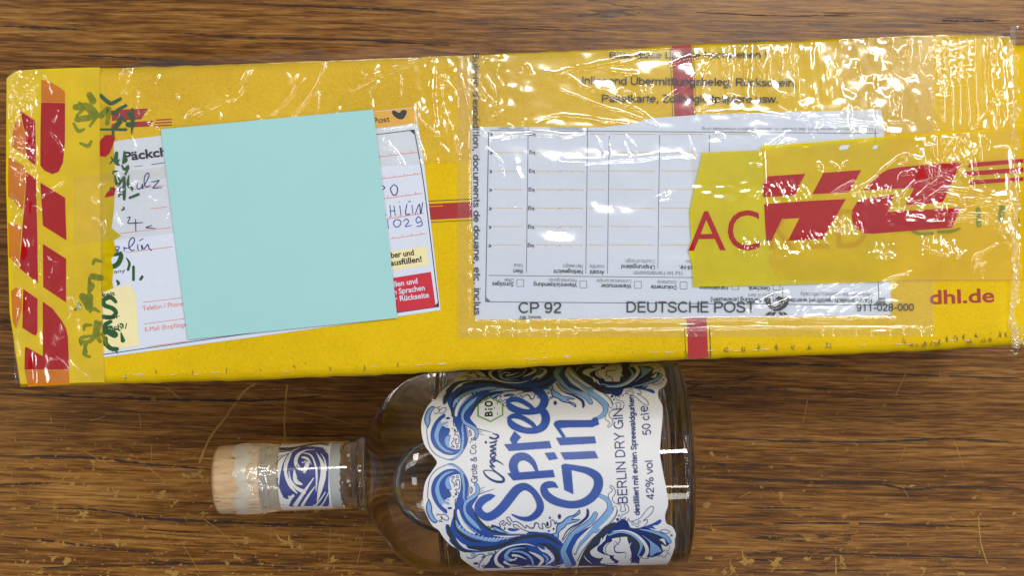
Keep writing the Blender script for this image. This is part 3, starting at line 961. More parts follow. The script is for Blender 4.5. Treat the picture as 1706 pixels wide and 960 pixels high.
mk([(400, 285, 30), (345, 320, 42), (335, 400, 42)], *W4); mk([(465, 568, 34), (400, 562, 38), (352, 515, 40), (345, 460, 40)], *W4); mk([(350, 380, 50), (440, 420, 60)], *W4); mk([(505, 400, 10), (525, 480, 40)], *W4)
mk([(325, 195, 36), (400, 262, 38), (455, 285, 36), (552, 235, 30)], *W1); mk([(470, 400, 24), (540, 350, 28), (615, 312, 30)], *W1); mk([(500, 400, 26), (612, 490, 24)], *W1)
mk([(548, 480, 40), (500, 560, 40)], *W1); mk([(330, 586, 22), (618, 586, 24)], *W1); mk([(688, 350, 20), (692, 480, 40), (680, 640, 6)], *W1); mk([(640, 395, 30), (680, 450, 40)], *W1); mk([(640, 530, 46), (700, 525, 46)], *W1); mk([(465, 590, 24), (470, 650, 24)], *W1)
mk([(600, 20, 22), (590, 140, 30)], *W2); mk([(510, 30, 30), (500, 120, 44), (520, 160, 30)], *W2); mk([(570, 175, 16), (600, 220, 26), (640, 180, 22)], *W2); mk([(645, 200, 22), (610, 275, 22)], *W2)
mk([(595, 310, 26), (598, 440, 34), (596, 560, 26)], *W2); mk([(490, 290, 20), (520, 400, 30), (590, 310, 20)], *W2); mk([(660, 545, 24), (760, 505, 26)], *W2); mk([(650, 290, 12), (640, 390, 30), (690, 440, 24)], *W2)
rg = random.Random(21)
for (x, y) in [(185, 262), (199, 275), (210, 262), (188, 290), (203, 300), (214, 312), (187, 318), (198, 328), (206, 345), (180, 545), (190, 552), (200, 540), (178, 575), (188, 585)]:
    a = rg.uniform(0, 6.3); L = rg.uniform(6, 13)
    s.rib([(x, y, 2.2), (x + L * .5 * math.cos(a), y + L * .5 * math.sin(a), 3.2), (x + L * math.cos(a + .7), y + L * math.sin(a + .7), 1.8)])
s.build_each("green_marker_stroke", C_green, parcel, top_z(.38))
s = Sheet()
mk([(250, 290, 40), (235, 420, 46), (180, 490, 36), (90, 500, 36)], *W4); mk([(290, 300, 40), (260, 420, 40), (290, 490, 36)], *W4); mk([(130, 530, 24), (140, 600, 40)], *W4); mk([(180, 30, 70), (170, 140, 60)], *W4)
mk([(200, 640, 30), (195, 790, 36)], *W3); mk([(230, 620, 60), (330, 640, 60)], *W3); mk([(120, 850, 70), (190, 940, 90)], *W3)
mk([(40, 330, 60), (180, 330, 80), (260, 420, 90)], *W1); mk([(200, 190, 60), (240, 260, 70)], *W1); mk([(60, 470, 60), (200, 450, 60)], *W1)
mk([(330, 430, 60), (420, 350, 50), (400, 520, 40)], *W1)
for (x, y) in [(132, 170), (150, 185), (140, 215), (152, 235), (130, 505), (150, 520), (140, 550), (158, 560), (135, 575), (150, 595), (148, 470), (155, 440)]:
    a = rg.uniform(0, 6.3); L = rg.uniform(12, 26)
    s.rib([(x, y, 4), (x + L * .5 * math.cos(a), y + L * .5 * math.sin(a), 7), (x + L * math.cos(a + .8), y + L * math.sin(a + .8), 4)])
s.build_each("faint_green_mark", T_grn, ltape, top_z(.54))
s = Sheet().poly(w1([(380, 650), (480, 645), (492, 680), (470, 760), (430, 860), (380, 902), (310, 890), (315, 720)]))
s.poly(Z(120, 250, 6.857, [(470, 415), (500, 440), (480, 520), (400, 540), (370, 540), (395, 490)]))
s.build_each("red_tape_scrap", C_logo, parcel, top_z(.43))

# ------------------------------------------------------------------ customs form in the pouch
form = Sheet().poly([(784, 211), (900, 211), (1000, 212), (1050, 206), (1090, 196), (1180, 190), (1330, 186), (1468, 182), (1472, 215), (1484, 300), (1484, 420), (1484, 525), (1300, 528), (1100, 530), (900, 532), (792, 533), (788, 400)]).build("customs_form", C_paper, None, top_z(.25))
tag(form, "white customs form lying upside down inside the clear pouch", "form")
def tr(px, py):
    return (px, py)
s = Sheet()
s.line((814, 220), (809, 503), 1.6); s.line((809, 503), (1482, 509), 1.3); s.line((817, 217), (1462, 222), 1.2); s.line((1458, 214), (1464, 510), 1.4)
s.line((814, 459), (1462, 466), 1.1)
for x0, y0, x1, y1 in [(880, 211, 877, 454), (979, 212, 976, 456), (1015, 224, 1012, 456), (1099, 224, 1096, 448), (1182, 224, 1180, 459), (1304, 478, 1304, 502)]:
    s.line((x0, y0), (x1, y1), 1.1)
s.poly([(809.5, 495), (818, 503), (809.5, 503)]); s.poly([(1463, 500), (1463, 509), (1454, 509)])
s.build_each("table_line", C_gr, form, top_z(.31))
s = Sheet()
for k in range(7):
    y = 223 + k * 31.4 - .6 * k
    if k == 0:
        y = 223
    for x0, x1 in ((824, 873), (895, 931), (937, 972), (983, 1009), (1018, 1091), (1103, 1174), (1186, 1270)):
        s.line((x0 - k * .6, y), (x1 - k * .6, y + .6), 1.0)
        if 890 < x0 < 940:
            for q in range(3):
                s.line((x0 + q * (x1 - x0) / 2 - k * .6, y), (x0 + q * (x1 - x0) / 2 - k * .6, y + 4), .9)
s.build("entry_lines", C_sand, form, top_z(.29))["kind"] = "stuff"
s = Sheet()
for k in range(7):
    y = 224 + k * 31
    s.ht("€", (821 - k * .4, y - 3), (815.5 - k * .4, y - 3), 5.5, sw=.12)
    s.ht("kg", (892 - k * .5, y - 3), (882 - k * .5, y - 3), 6.5, sw=.12)
    s.dot(934 - k * .4, y - 1, .9)
def up(txt, xr, xl, y, h, bold=0.0, dy=.8):
    s.ht(txt, (xr, y), (xl, y - dy), h, sw=.13 if bold else .075)
up("Wert", 872, 855, 449, 7, .02); up("Nettogewicht", 971, 922, 450, 7, .02); up("Anzahl", 1007, 983, 451, 7, .02)
up("Ursprungsland", 1091, 1035, 442, 7, .02); up("Zolltarif-Nr.", 1175, 1131, 443, 7, .02)
up("Sonstiges", 856, 820, 471, 7, .02); up("Warenrücksendung", 961, 889, 472, 7, .02); up("Warenmuster", 1052, 1001, 474, 7, .02); up("Dokumente", 1127, 1084, 476, 7, .02)
up("Handelsware", 1213, 1165, 477, 7, .02); up("Geschenk", 1283, 1247, 478, 7, .02); up("Art der Sendung (ankreuzen)", 1299, 1184, 497, 7, .015); up("Kann amtlich geöffnet werden", 1453, 1309, 498, 7.5, .02)
up("Beschreibung", 1455, 1376, 454, 6, .02)
s.build("bold_form_lettering", paint("dark grey print", (66, 70, 80), .55), form, top_z(.34))["kind"] = "stuff"
s = Sheet()
up("Value", 872, 856, 440, 6.3); up("Net weight", 971, 938, 441, 6.3); up("Quantity", 1007, 982, 442, 6.3); up("Country of origin", 1091, 1042, 433, 6.5); up("HS tariff no.", 1175, 1142, 434, 6)
up("Nur bei Handelswaren", 1137, 1055, 452.5, 7); up("Other", 856, 840, 464.5, 6); up("Returned goods", 961, 915, 465, 6); up("Commercial sample", 1052, 994, 466, 6); up("Documents", 1127, 1095, 468, 6); up("Sale of goods", 1213, 1175, 468, 6)
up("Gift", 1283, 1273, 468, 6); up("Category of item", 1299, 1247, 490, 6); up("Item may be opened officially", 1453, 1333, 488, 7)
up("Der Absender versichert die Daten in dieser Zollinhaltserklärung", 1454, 1170, 213, 5, 0); up("Zolltarifnummer nach HS", 970, 917, 212, 5); up("Gesamtwert", 873, 830, 212, 5)
s.text("914-", (1464, 247), (1465, 285), 7)
s.build("light_form_lettering", C_gr, form, top_z(.34))["kind"] = "stuff"
s = Sheet()
for x, y in ((861, 466), (966, 468), (1057, 469), (1133, 470), (1219, 471), (1288, 472)):
    w = 11.5
    for a, b in (((x, y), (x + w, y)), ((x + w, y), (x + w, y + w)), ((x + w, y + w), (x, y + w)), ((x, y + w), (x, y))):
        s.line(a, b, .9)
s.poly([(1464, 496.5), (1475, 496.5), (1475, 507), (1464, 507)])
s.build_each("tick_box_line", C_gr, form, top_z(.31))

# ------------------------------------------------------------------ tapes over the pouch
at_ = Sheet().poly([(1171, 254), (1272, 250), (1480, 238), (1484, 300), (1484, 469), (1290, 475), (1155, 478), (1153, 440), (1147, 417), (1152, 400), (1149, 352), (1160, 300)]).build("lettered_tape", tape_mat("yellow green tape", (218, 204, 2), .84), parcel, top_z(1.25))
at_["label"] = "yellow tape strip with thin red capitals"
s = Sheet()
s.text("A", (1147, 418), (1209, 417), 67); s.text("C", (1213, 417), (1266, 416), 67); s.text("K", (1283, 416), (1326, 415), 67); s.text("E", (1342, 415), (1380, 414), 67); s.text("D", (1394, 414), (1446, 413), 67)
s.build_each("thin_red_letter", C_logo, at_, top_z(1.32))
rt = Sheet().poly([(1268, 243), (1340, 238), (1480, 227), (1600, 219), (1706, 213), (1745, 212), (1745, 466), (1530, 466), (1484, 468), (1400, 470), (1297, 466), (1282, 440), (1276, 340)]).build("branded_tape", tape_mat("deep yellow tape", (252, 224, 0), .46), parcel, top_z(1.40))
rt["label"] = "yellow tape with large slanted red letters and stripes"
a2 = lambda p: Z(1240, 220, 6.858, p)
a3 = lambda p: Z(1466, 220, 6.858, p)
a4 = lambda p: Z(1240, 340, 6.858, p)
a5 = lambda p: Z(1466, 340, 6.858, p)
s = Sheet()
s.poly(a2([(270, 505), (697, 475), (575, 725), (215, 742), (210, 605)]))
s.poly(a2([(905, 465), (1337, 432), (1200, 690), (778, 708)]))
s.poly([(1437.6, 317), (1464, 291), (1480, 282), (1500, 278), (1560, 273), (1601.6, 270), (1571, 336.6), (1508, 342.8), (1523, 313)])
s.poly(a4([(228, 0), (700, -34), (1163, -58), (890, 405), (500, 418), (630, 160), (430, 170), (310, 420), (255, 420), (240, 250)]))
s.poly([(1429.6, 333.7), (1490, 323.8), (1479.9, 352.7), (1602.3, 345.8), (1585.6, 379.4), (1480, 387.4), (1455, 389.6), (1440, 388.5), (1428, 382), (1421, 372), (1419, 362), (1420, 350)])
s.poly(a3([(1030, 350), (1560, 310), (1640, 304), (1640, 352), (1550, 358), (1000, 405)]))
s.poly(a3([(980, 452), (1500, 412), (1640, 402), (1640, 458), (1470, 470), (945, 505)]))
s.poly(a3([(1050, 550), (1640, 512), (1640, 558), (1060, 600), (1020, 600)]))
s.build_each("red_letter", C_logo, rt, top_z(1.46))
s = Sheet()
def mk5(pts):
    q = a5([p[:2] for p in pts]); s.rib([(x, y, p[2] / 6.858) for (x, y), p in zip(q, pts)])
mk5([(330, 100, 40), (340, 250, 50), (430, 335, 40), (600, 335, 40)]); mk5([(670, 320, 36), (820, 310, 40), (910, 280, 30)]); mk5([(1120, 60, 60), (1130, 240, 60)]); mk5([(1400, 40, 80), (1380, 180, 70)]); mk5([(1585, 170, 20), (1590, 230, 14)]); mk5([(540, 100, 40), (545, 240, 40)])
s.build_each("faint_green_mark", T_grn, rt, top_z(1.43))
s = Sheet()
s.poly(a2([(1080, 180), (1110, 150), (1205, 145), (1180, 195), (1090, 205)])); s.poly(a2([(1460, 190), (1485, 150), (1530, 150), (1510, 195)]))
s.build_each("torn_hole", C_paper, rt, top_z(1.43))

# lettering printed on the pouch film
s = Sheet()
s.ht("Bitte diese Lasche hochziehen !", (1016, 97), (1277, 96), 11, sw=.10)
s.ht("Inliegend Übermittlungsbeleg, Rückschein,", (970, 140), (1327, 144), 13, sw=.10)
s.ht("Paketkarte, Zollbegleitpapiere usw.", (1003, 170), (1296, 171), 13, sw=.10)
s.ht("CP 92", (864, 522), (935, 522), 18.5, sw=.095)
s.ht("08.2009", (866, 533), (901, 533), 6.3, sw=.10)
s.ht("DEUTSCHE POST", (1044, 521), (1258, 521), 18.5, sw=.095)
s.ht("911-028-000", (1427, 519), (1523, 518), 12.5, sw=.10)
s.ht("Bulletin d'expédition, documents de douane, etc. inclus", (787, 88), (790, 525), 11, sw=.10)
# post horn
pw = lambda p: Z(1220, 440, 6.093, p)
s.add(fill(pw([(322, 345), (380, 340), (395, 400), (430, 435), (470, 415), (480, 370), (440, 345), (470, 325), (520, 345), (560, 335), (585, 350), (560, 380), (575, 395), (545, 440), (490, 475), (430, 480), (370, 445), (335, 390)]), False))
for p in ([(370, 488), (410, 488), (370, 522), (332, 522)], [(420, 488), (450, 488), (425, 522), (380, 522)], [(465, 488), (495, 488), (520, 520), (490, 520)], [(510, 488), (530, 488), (565, 518), (530, 518)]):
    s.poly(pw(p))
s.build("pouch_lettering", C_dk, parcel, top_z(.75))["kind"] = "stuff"

# ------------------------------------------------------------------ clear films with wrinkles
def seg_dist(X, Y, pts):
    """distance to a polyline and position 0..1 along it"""
    best = np.full(X.shape, 1e9); par = np.zeros(X.shape)
    L = [0.0]
    for a, b in zip(pts, pts[1:]):
        L.append(L[-1] + math.hypot(b[0] - a[0], b[1] - a[1]))
    for i, (a, b) in enumerate(zip(pts, pts[1:])):
        dx, dy = b[0] - a[0], b[1] - a[1]
        l2 = dx * dx + dy * dy or 1e-9
        t = np.clip(((X - a[0]) * dx + (Y - a[1]) * dy) / l2, 0, 1)
        d = np.hypot(X - a[0] - t * dx, Y - a[1] - t * dy)
        k = d < best
        best = np.where(k, d, best)
        par = np.where(k, (L[i] + t * math.sqrt(l2)) / L[-1], par)
    return best, par

def boxmask(X, Y, x0, x1, y0, y1, f=14):
    g = lambda a: 1 / (1 + np.exp(-np.clip(a, -40, 40)))
    return g((X - x0) / f * 4) * g((x1 - X) / f * 4) * g((Y - y0) / f * 4) * g((y1 - Y) / f * 4)

def film(name, quad, base, mat, strokes=(), noises=(), step=1.1, parent=None, extra=None, flatten=(), ragged=None, seed=1):
    (x00, y00), (x10, y10), (x11, y11), (x01, y01) = quad
    nu = int(max(math.hypot(x10 - x00, y10 - y00), math.hypot(x11 - x01, y11 - y01)) / step) + 2
    nv = int(max(math.hypot(x01 - x00, y01 - y00), math.hypot(x11 - x10, y11 - y10)) / step) + 2
    U, V = np.meshgrid(np.linspace(0, 1, nu), np.linspace(0, 1, nv))
    X = (x00 * (1 - U) + x10 * U) * (1 - V) + (x01 * (1 - U) + x11 * U) * V
    Y = (y00 * (1 - U) + y10 * U) * (1 - V) + (y01 * (1 - U) + y11 * U) * V
    wx = vnoise(X / 13, Y / 13, seed) * 5 + vnoise(X / 5, Y / 5, seed + 3) * .5
    wy = vnoise(X / 13, Y / 13, seed + 7) * 5 + vnoise(X / 5, Y / 5, seed + 5) * .5
    H = np.zeros_like(X)
    for pts, w, h in strokes:
        w = max(.62 * w, 1.1)
        q = spline([(a, b) for a, b in pts], False, 5) if len(pts) > 2 else pts
        xs = [p[0] for p in q]; ys = [p[1] for p in q]
        m = 5 * w + 8
        sel = (X > min(xs) - m) & (X < max(xs) + m) & (Y > min(ys) - m) & (Y < max(ys) + m)
        if not sel.any():
            continue
        d, t = seg_dist((X + wx * .45)[sel], (Y + wy * .45)[sel], q)
        wv = w * (.75 + .6 * (vnoise(t * 9, t * 0, seed + len(q)) + .5))
        prof = np.exp(-(d / wv) ** 2) * np.sin(np.pi * np.clip(t, .06, .94)) ** .5
        H[sel] += h * prof
    for (x0, x1, y0, y1), lx, ly, amp, kind in noises:
        m = boxmask(X, Y, x0, x1, y0, y1)
        xx, yy = X + wx * .8, Y + wy * .8
        if kind == 'soft':
            n = vnoise(xx / lx, yy / ly, seed + 2) + .15 * vnoise(xx / lx * 2.1, yy / ly * 2.1, seed + 9)
        elif kind == 'ridge':
            n = .5 - np.abs(vnoise(xx / lx, yy / ly, seed + 4)) * 2 + .3 * vnoise(xx / lx * 2.3, yy / ly * 2.3, seed + 6)
        else:
            n = vnoise(X / lx, Y / ly, seed + 8)
        H += amp * m * n
    for x0, x1, y0, y1 in flatten:
        H *= 1 - .93 * boxmask(X, Y, x0, x1, y0, y1, 10)
    H += .16 * (vnoise(X / 60, Y / 60, seed) + .5)
    H = np.maximum(H, -.12) 
    zz = ZB + (base + H) * MM
    if extra is not None:
        zz = zz + extra(X, Y)
    S = KPX * (CAM_H - zz)
    mask = None
    if ragged:
        mask = ragged(X, Y, U, V)
    return grid_obj(name, (X - 853) * S, (480 - Y) * S, zz, mat, parent or parcel, mask)

F_clear = film_mat("clear packing tape", (.905, .895, .865), .010, f0=.11, rough=.10, fine=.02)
F_pouch = film_mat("clear document pouch", (.88, .88, .87), .035, f0=.12, rough=.11, fine=.02)
F_dull = film_mat("worn clear tape", (.93, .92, .88), .10, f0=.12, rough=.09, fine=.12)

def T(x0, y0, s_, pts):
    return [(x0 + a / s_, y0 + b / s_) for a, b in pts]

# gloss over the left tape
st = []
for p, w, h in [([(60, 150), (95, 220), (130, 290)], 3, .5), ([(45, 330), (40, 400), (50, 470)], 4, .6), ([(155, 190), (140, 250)], 4, .5), ([(180, 300), (175, 390), (185, 470)], 5, .7),
                ([(330, 290), (290, 420), (265, 520)], 2.5, .5), ([(290, 420), (340, 470), (360, 520)], 2.2, .45), ([(210, 640), (205, 700), (215, 760)], 3, .5), ([(360, 700), (300, 740), (250, 780)], 2.5, .45),
                ([(35, 780), (70, 770), (105, 840)], 2.5, .5), ([(210, 500), (205, 600)], 3, .4), ([(150, 800), (140, 860), (90, 900)], 2.5, .4), ([(190, 840), (240, 860)], 2.4, .4), ([(20, 220), (30, 420), (25, 700)], 4, .8),
                ([(250, 90), (300, 190)], 2.2, .35), ([(140, 470), (110, 560), (95, 650)], 2.2, .4), ([(220, 130), (150, 240)], 3, .4)]:
    st.append((T(0, 100, 3.43, p), w, h))
for p, w, h in [([(390, 430), (430, 445), (452, 495)], 2, .5), ([(400, 480), (410, 520), (392, 550)], 2, .4), ([(350, 590), (352, 650), (305, 690)], 2.5, .5), ([(280, 790), (330, 780), (385, 840)], 2.4, .5),
                ([(400, 790), (430, 840), (490, 880)], 2.6, .6), ([(25, 190), (70, 210), (110, 250)], 3, .7), ([(100, 500), (90, 640), (110, 760)], 3.5, .7), ([(20, 830), (60, 850), (90, 940)], 4, .8),
                ([(300, 260), (280, 310)], 1.8, .35), ([(360, 370), (340, 390)], 1.6, .3), ([(320, 640), (320, 700)], 2, .35), ([(230, 130), (235, 290)], 3, .3), ([(280, 150), (285, 220), (360, 220)], 1.5, .25)]:
    st.append((T(0, 370, 3.43, p), w, h))
film("clear_tape", [(12, 118), (168, 113), (175, 636), (24, 640)], .62, F_clear, st, [((5, 70, 110, 645), 14, 30, .6, 'soft'), ((60, 170, 110, 640), 18, 30, .3, 'soft'), ((10, 60, 120, 300), 8, 12, .5, 'ridge')], seed=2)

# wide clear tape over the upper left half, running past the box edge
st = []
for p, w, h in [([(660, 160), (620, 300), (590, 400)], 3, .7), ([(640, 150), (600, 210)], 3, .5), ([(690, 280), (685, 390), (745, 375)], 2.6, .6), ([(1260, 170), (1200, 300)], 3.5, .5), ([(920, 430), (1050, 350), (1165, 320)], 5, .8),
                ([(905, 440), (1000, 350), (1130, 300)], 3, .5), ([(440, 400), (445, 510)], 3, .6), ([(740, 430), (800, 470)], 2, .35), ([(660, 500), (680, 560)], 2, .35), ([(800, 190), (780, 250)], 2.2, .35), ([(1100, 380), (1110, 440)], 2.5, .35), ([(880, 290), (895, 310)], 2, .35)]:
    st.append((T(0, 60, 3, p), w, h))
for p, w, h in [([(430, 100), (405, 210), (330, 330), (265, 400)], 3.2, .8), ([(320, 210), (240, 320), (165, 390)], 3.2, .8), ([(235, 185), (265, 240), (290, 190)], 2.4, .5), ([(560, 270), (640, 220), (760, 170), (955, 95)], 4, .9), ([(610, 180), (640, 230)], 3, .5),
                ([(970, 130), (960, 300), (985, 490)], 6, .9), ([(890, 330), (900, 420), (990, 490)], 2.4, .6), ([(1000, 200), (1080, 300), (1060, 460)], 2.4, .6), ([(1020, 190), (1010, 330), (1060, 470)], 2.2, .5), ([(660, 350), (650, 290), (690, 230)], 2.4, .5),
                ([(1075, 510), (1080, 560)], 3.5, .6), ([(680, 510), (740, 540), (820, 640)], 3, .6), ([(690, 560), (760, 580), (800, 640)], 2.4, .5), ([(900, 620), (940, 710), (975, 800)], 2.2, .6), ([(1000, 540), (1040, 580)], 2, .4), ([(390, 280), (385, 380)], 3, .5),
                ([(40, 170), (10, 230)], 3, .5), ([(80, 400), (130, 420)], 3, .5), ([(500, 350), (480, 400)], 2, .35), ([(800, 200), (800, 300)], 2.2, .5), ([(870, 340), (880, 480), (930, 620)], 2.2, .6), ([(990, 610), (990, 700)], 2.4, .5), ([(640, 410), (720, 470), (880, 440)], 2, .4)]:
    st.append((T(400, 60, 3, p), w, h))
edge_y = lambda X: np.interp(X, [20, 60, 150, 270, 380, 500, 650, 780, 900, 1000, 1100, 1200, 1300, 1400, 1500, 1600, 1690], [115, 113, 111, 108, 104, 100, 94, 89, 84, 80, 75, 70, 66, 62, 57, 54, 58])
def over_edge(X, Y):
    d = np.maximum(edge_y(X) + 3 - Y, 0) * .000228
    return -d * 1.1
def ragged_top(X, Y, U, V):
    lim = edge_y(X) - 9 - 9 * np.abs(vnoise(X / 55, X * 0, 5)) * 2 * np.clip((X - 190) / 60, 0, 1) + 14 * np.clip((240 - X) / 50, 0, 1)
    return Y > lim
film("clear_tape", [(168, 96), (800, 66), (800, 268), (172, 302)], .85, F_clear, st, [((560, 790, 80, 280), 16, 34, .30, 'soft'), ((700, 760, 100, 225), 9, 18, .4, 'soft'), ((170, 560, 100, 210), 30, 44, .14, 'soft')],
     extra=over_edge, ragged=ragged_top, flatten=[(272, 640, 196, 330)], seed=5)
film("clear_tape", [(122, 296), (300, 274), (300, 387), (122, 408)], .8, F_clear,
     [(T(120, 250, 6.857, p), w, h) for p, w, h in [([(520, 400), (510, 560), (500, 740), (560, 850)], 2, .45), ([(350, 180), (450, 190), (530, 300)], 2.4, .5), ([(770, 290), (720, 380), (560, 480)], 1.8, .4), ([(240, 780), (330, 830), (350, 950)], 2.2, .5), ([(370, 800), (375, 900), (340, 1000)], 2, .4), ([(240, 560), (300, 600)], 3, .5), ([(1140, 480), (1110, 600)], 2, .5), ([(1150, 680), (1080, 780)], 2, .5), ([(880, 520), (960, 580)], 1.8, .35), ([(300, 420), (400, 370)], 1.6, .35)]],
     [((120, 300, 275, 410), 20, 20, .12, 'soft')], flatten=[(280, 330, 260, 420)], seed=8)

# document pouch
st = []
for p, w, h in [([(150, 170), (110, 250), (130, 340), (190, 400)], 3, .8), ([(150, 260), (190, 330), (185, 400)], 2.4, .6), ([(450, 245), (560, 260), (640, 320), (760, 350), (900, 430), (1010, 510)], 3, .9), ([(480, 250), (700, 205), (840, 190), (960, 150)], 4, .8),
                ([(520, 330), (700, 400), (900, 470), (1010, 515)], 2.4, .5), ([(150, 620), (215, 680), (238, 760)], 2.4, .55), ([(160, 580), (380, 550), (560, 560), (640, 540)], 5, .5), ([(520, 690), (700, 690), (1100, 660), (1220, 690)], 6, .5), ([(700, 560), (730, 620), (735, 680)], 1.8, .4), ([(760, 560), (770, 660)], 1.8, .35),
                ([(850, 555), (890, 610), (900, 680)], 2, .45), ([(840, 590), (870, 660)], 1.6, .3), ([(260, 500), (280, 520)], 3, .5), ([(345, 480), (330, 500)], 3, .5), ([(90, 540), (160, 580)], 2.5, .6), ([(120, 520), (150, 570)], 2.5, .5), ([(20, 250), (60, 420), (70, 520)], 3, .7),
                ([(30, 600), (0, 700)], 3, .6), ([(230, 430), (180, 460)], 2, .5), ([(320, 240), (350, 210), (380, 250)], 4, .7), ([(210, 210), (200, 250)], 3, .6), ([(60, 290), (130, 380)], 3, .6), ([(0, 340), (60, 330)], 3, .6), ([(400, 500), (520, 460), (850, 500)], 4, .4), ([(1160, 560), (1190, 640), (1225, 690)], 1.8, .45),
                ([(300, 700), (320, 850), (250, 930)], 11, .5), ([(780, 235), (900, 250)], 5, .5), ([(1000, 880), (1090, 850)], 9, .35)]:
    st.append((T(760, 40, 3, p), w, h))
for p, w, h in [([(880, 480), (960, 250), (1040, 100), (1080, 130)], 2.4, .8), ([(640, 440), (820, 320), (960, 170)], 2.6, .8), ([(0, 190), (250, 150), (480, 100)], 3.5, .8), ([(190, 350), (260, 420), (540, 570)], 2.4, .6), ([(700, 170), (860, 120), (1000, 110)], 4, .6), ([(300, 380), (340, 350), (370, 480)], 2, .5),
                ([(380, 370), (430, 400), (410, 500)], 2, .5), ([(480, 330), (490, 410)], 2, .5), ([(520, 330), (510, 410)], 2, .5), ([(570, 330), (540, 440)], 2.4, .5), ([(900, 500), (1150, 430), (1130, 380), (1080, 120)], 2.2, .6), ([(1160, 400), (1250, 420), (1330, 400), (1420, 140)], 2.2, .7),
                ([(1440, 120), (1470, 360), (1700, 400)], 2.2, .7), ([(1480, 110), (1520, 80), (1530, 240)], 2.4, .7), ([(1560, 90), (1600, 170), (1610, 240)], 2.4, .7), ([(1640, 80), (1650, 250), (1700, 300)], 2.2, .7), ([(1250, 130), (1270, 190), (1300, 120)], 2.2, .6), ([(1110, 110), (1150, 290), (1160, 100)], 2.2, .6), ([(1190, 120), (1220, 240)], 2, .6), ([(1360, 140), (1390, 200), (1400, 280)], 2.2, .6)]:
    st.append((T(960, 70, 4.49, p), w, h))
for p, w, h in [([(0, 95), (400, 90), (820, 130)], 3.5, .7), ([(700, 40), (820, 130)], 2.2, .6), ([(790, 80), (820, 130)], 2, .5), ([(830, 60), (825, 130)], 2, .6), ([(910, 40), (835, 130)], 2.4, .6), ([(820, 130), (1100, 150), (1540, 190)], 3, .6), ([(830, 150), (920, 180), (925, 230)], 3, .6), ([(930, 115), (1010, 40), (1070, 115), (1200, 115), (1250, 60), (1260, 110), (1340, 50), (1380, 110), (1560, 140), (1620, 170)], 2, .6),
                ([(770, 240), (640, 350), (580, 370)], 2.6, .6), ([(830, 320), (700, 370), (600, 390)], 2.4, .6), ([(1090, 190), (1030, 220), (980, 280)], 3.5, .6), ([(1240, 210), (1200, 260)], 3, .5), ([(1370, 190), (1300, 290)], 2.4, .5), ([(180, 270), (230, 300)], 4, .5), ([(440, 260), (510, 290)], 4, .5), ([(1580, 190), (1640, 270)], 3, .7), ([(1000, 180), (1300, 200), (1560, 200)], 4, .5)]:
    st.append((T(1160, 170, 5.02, p), w, h))
for p, w, h in [([(620, 510), (860, 260), (1150, 160)], 3, .5), ([(700, 510), (760, 450), (980, 250), (1220, 140)], 3, .55), ([(980, 490), (1300, 330), (1560, 220), (1690, 130)], 3, .55), ([(1100, 490), (1450, 330), (1650, 220)], 3, .5), ([(150, 490), (300, 370), (560, 280)], 3, .5), ([(560, 160), (610, 180), (700, 140)], 2.6, .5), ([(250, 430), (400, 440), (580, 350)], 3, .4), ([(1000, 360), (1150, 280), (1480, 70)], 2.6, .5)]:
    st.append((T(1220, 440, 6.093, p), w, h))
rs = random.Random(7)
st.append(([(764, 553), (900, 551), (1100, 549), (1300, 546), (1554, 545)], 1.8, .3))
st.append(([(792, 536), (1000, 535), (1300, 531), (1490, 529)], 2.6, .4))
for x in list(range(812, 960, 24)) + list(range(1150, 1190, 16)) + list(range(1370, 1560, 27)):
    x += rs.uniform(-8, 8); st.append(([(x, 547), (x + rs.uniform(-3, 3), 558)], rs.uniform(2, 4), .4))
st += [([(779, 100), (781, 300), (783, 556)], 2.4, .4), ([(1551, 300), (1552, 470), (1553, 556)], 1.8, .3), ([(764, 95), (830, 86), (1060, 79), (1270, 68), (1390, 64)], 3.4, .9)]
film("document_pouch", [(762, 94), (1556, 62), (1556, 560), (762, 563)], .90, F_pouch, st,
     [((780, 1130, 90, 205), 34, 30, .5, 'soft'), ((1170, 1400, 72, 168), 13, 66, 1.5, 'soft'), ((785, 850, 95, 200), 15, 24, .7, 'soft'), ((1130, 1500, 75, 205), 16, 30, .4, 'soft'), ((800, 1150, 220, 430), 60, 45, .8, 'soft'), ((1220, 1500, 478, 535), 60, 12, .35, 'soft'), ((770, 1550, 538, 552), 40, 6, .3, 'soft'), ((1180, 1360, 180, 250), 40, 14, .4, 'soft')],
     flatten=[(1158, 1490, 252, 466)], seed=12)["label"] = "clear crinkled plastic document pouch with black lettering"

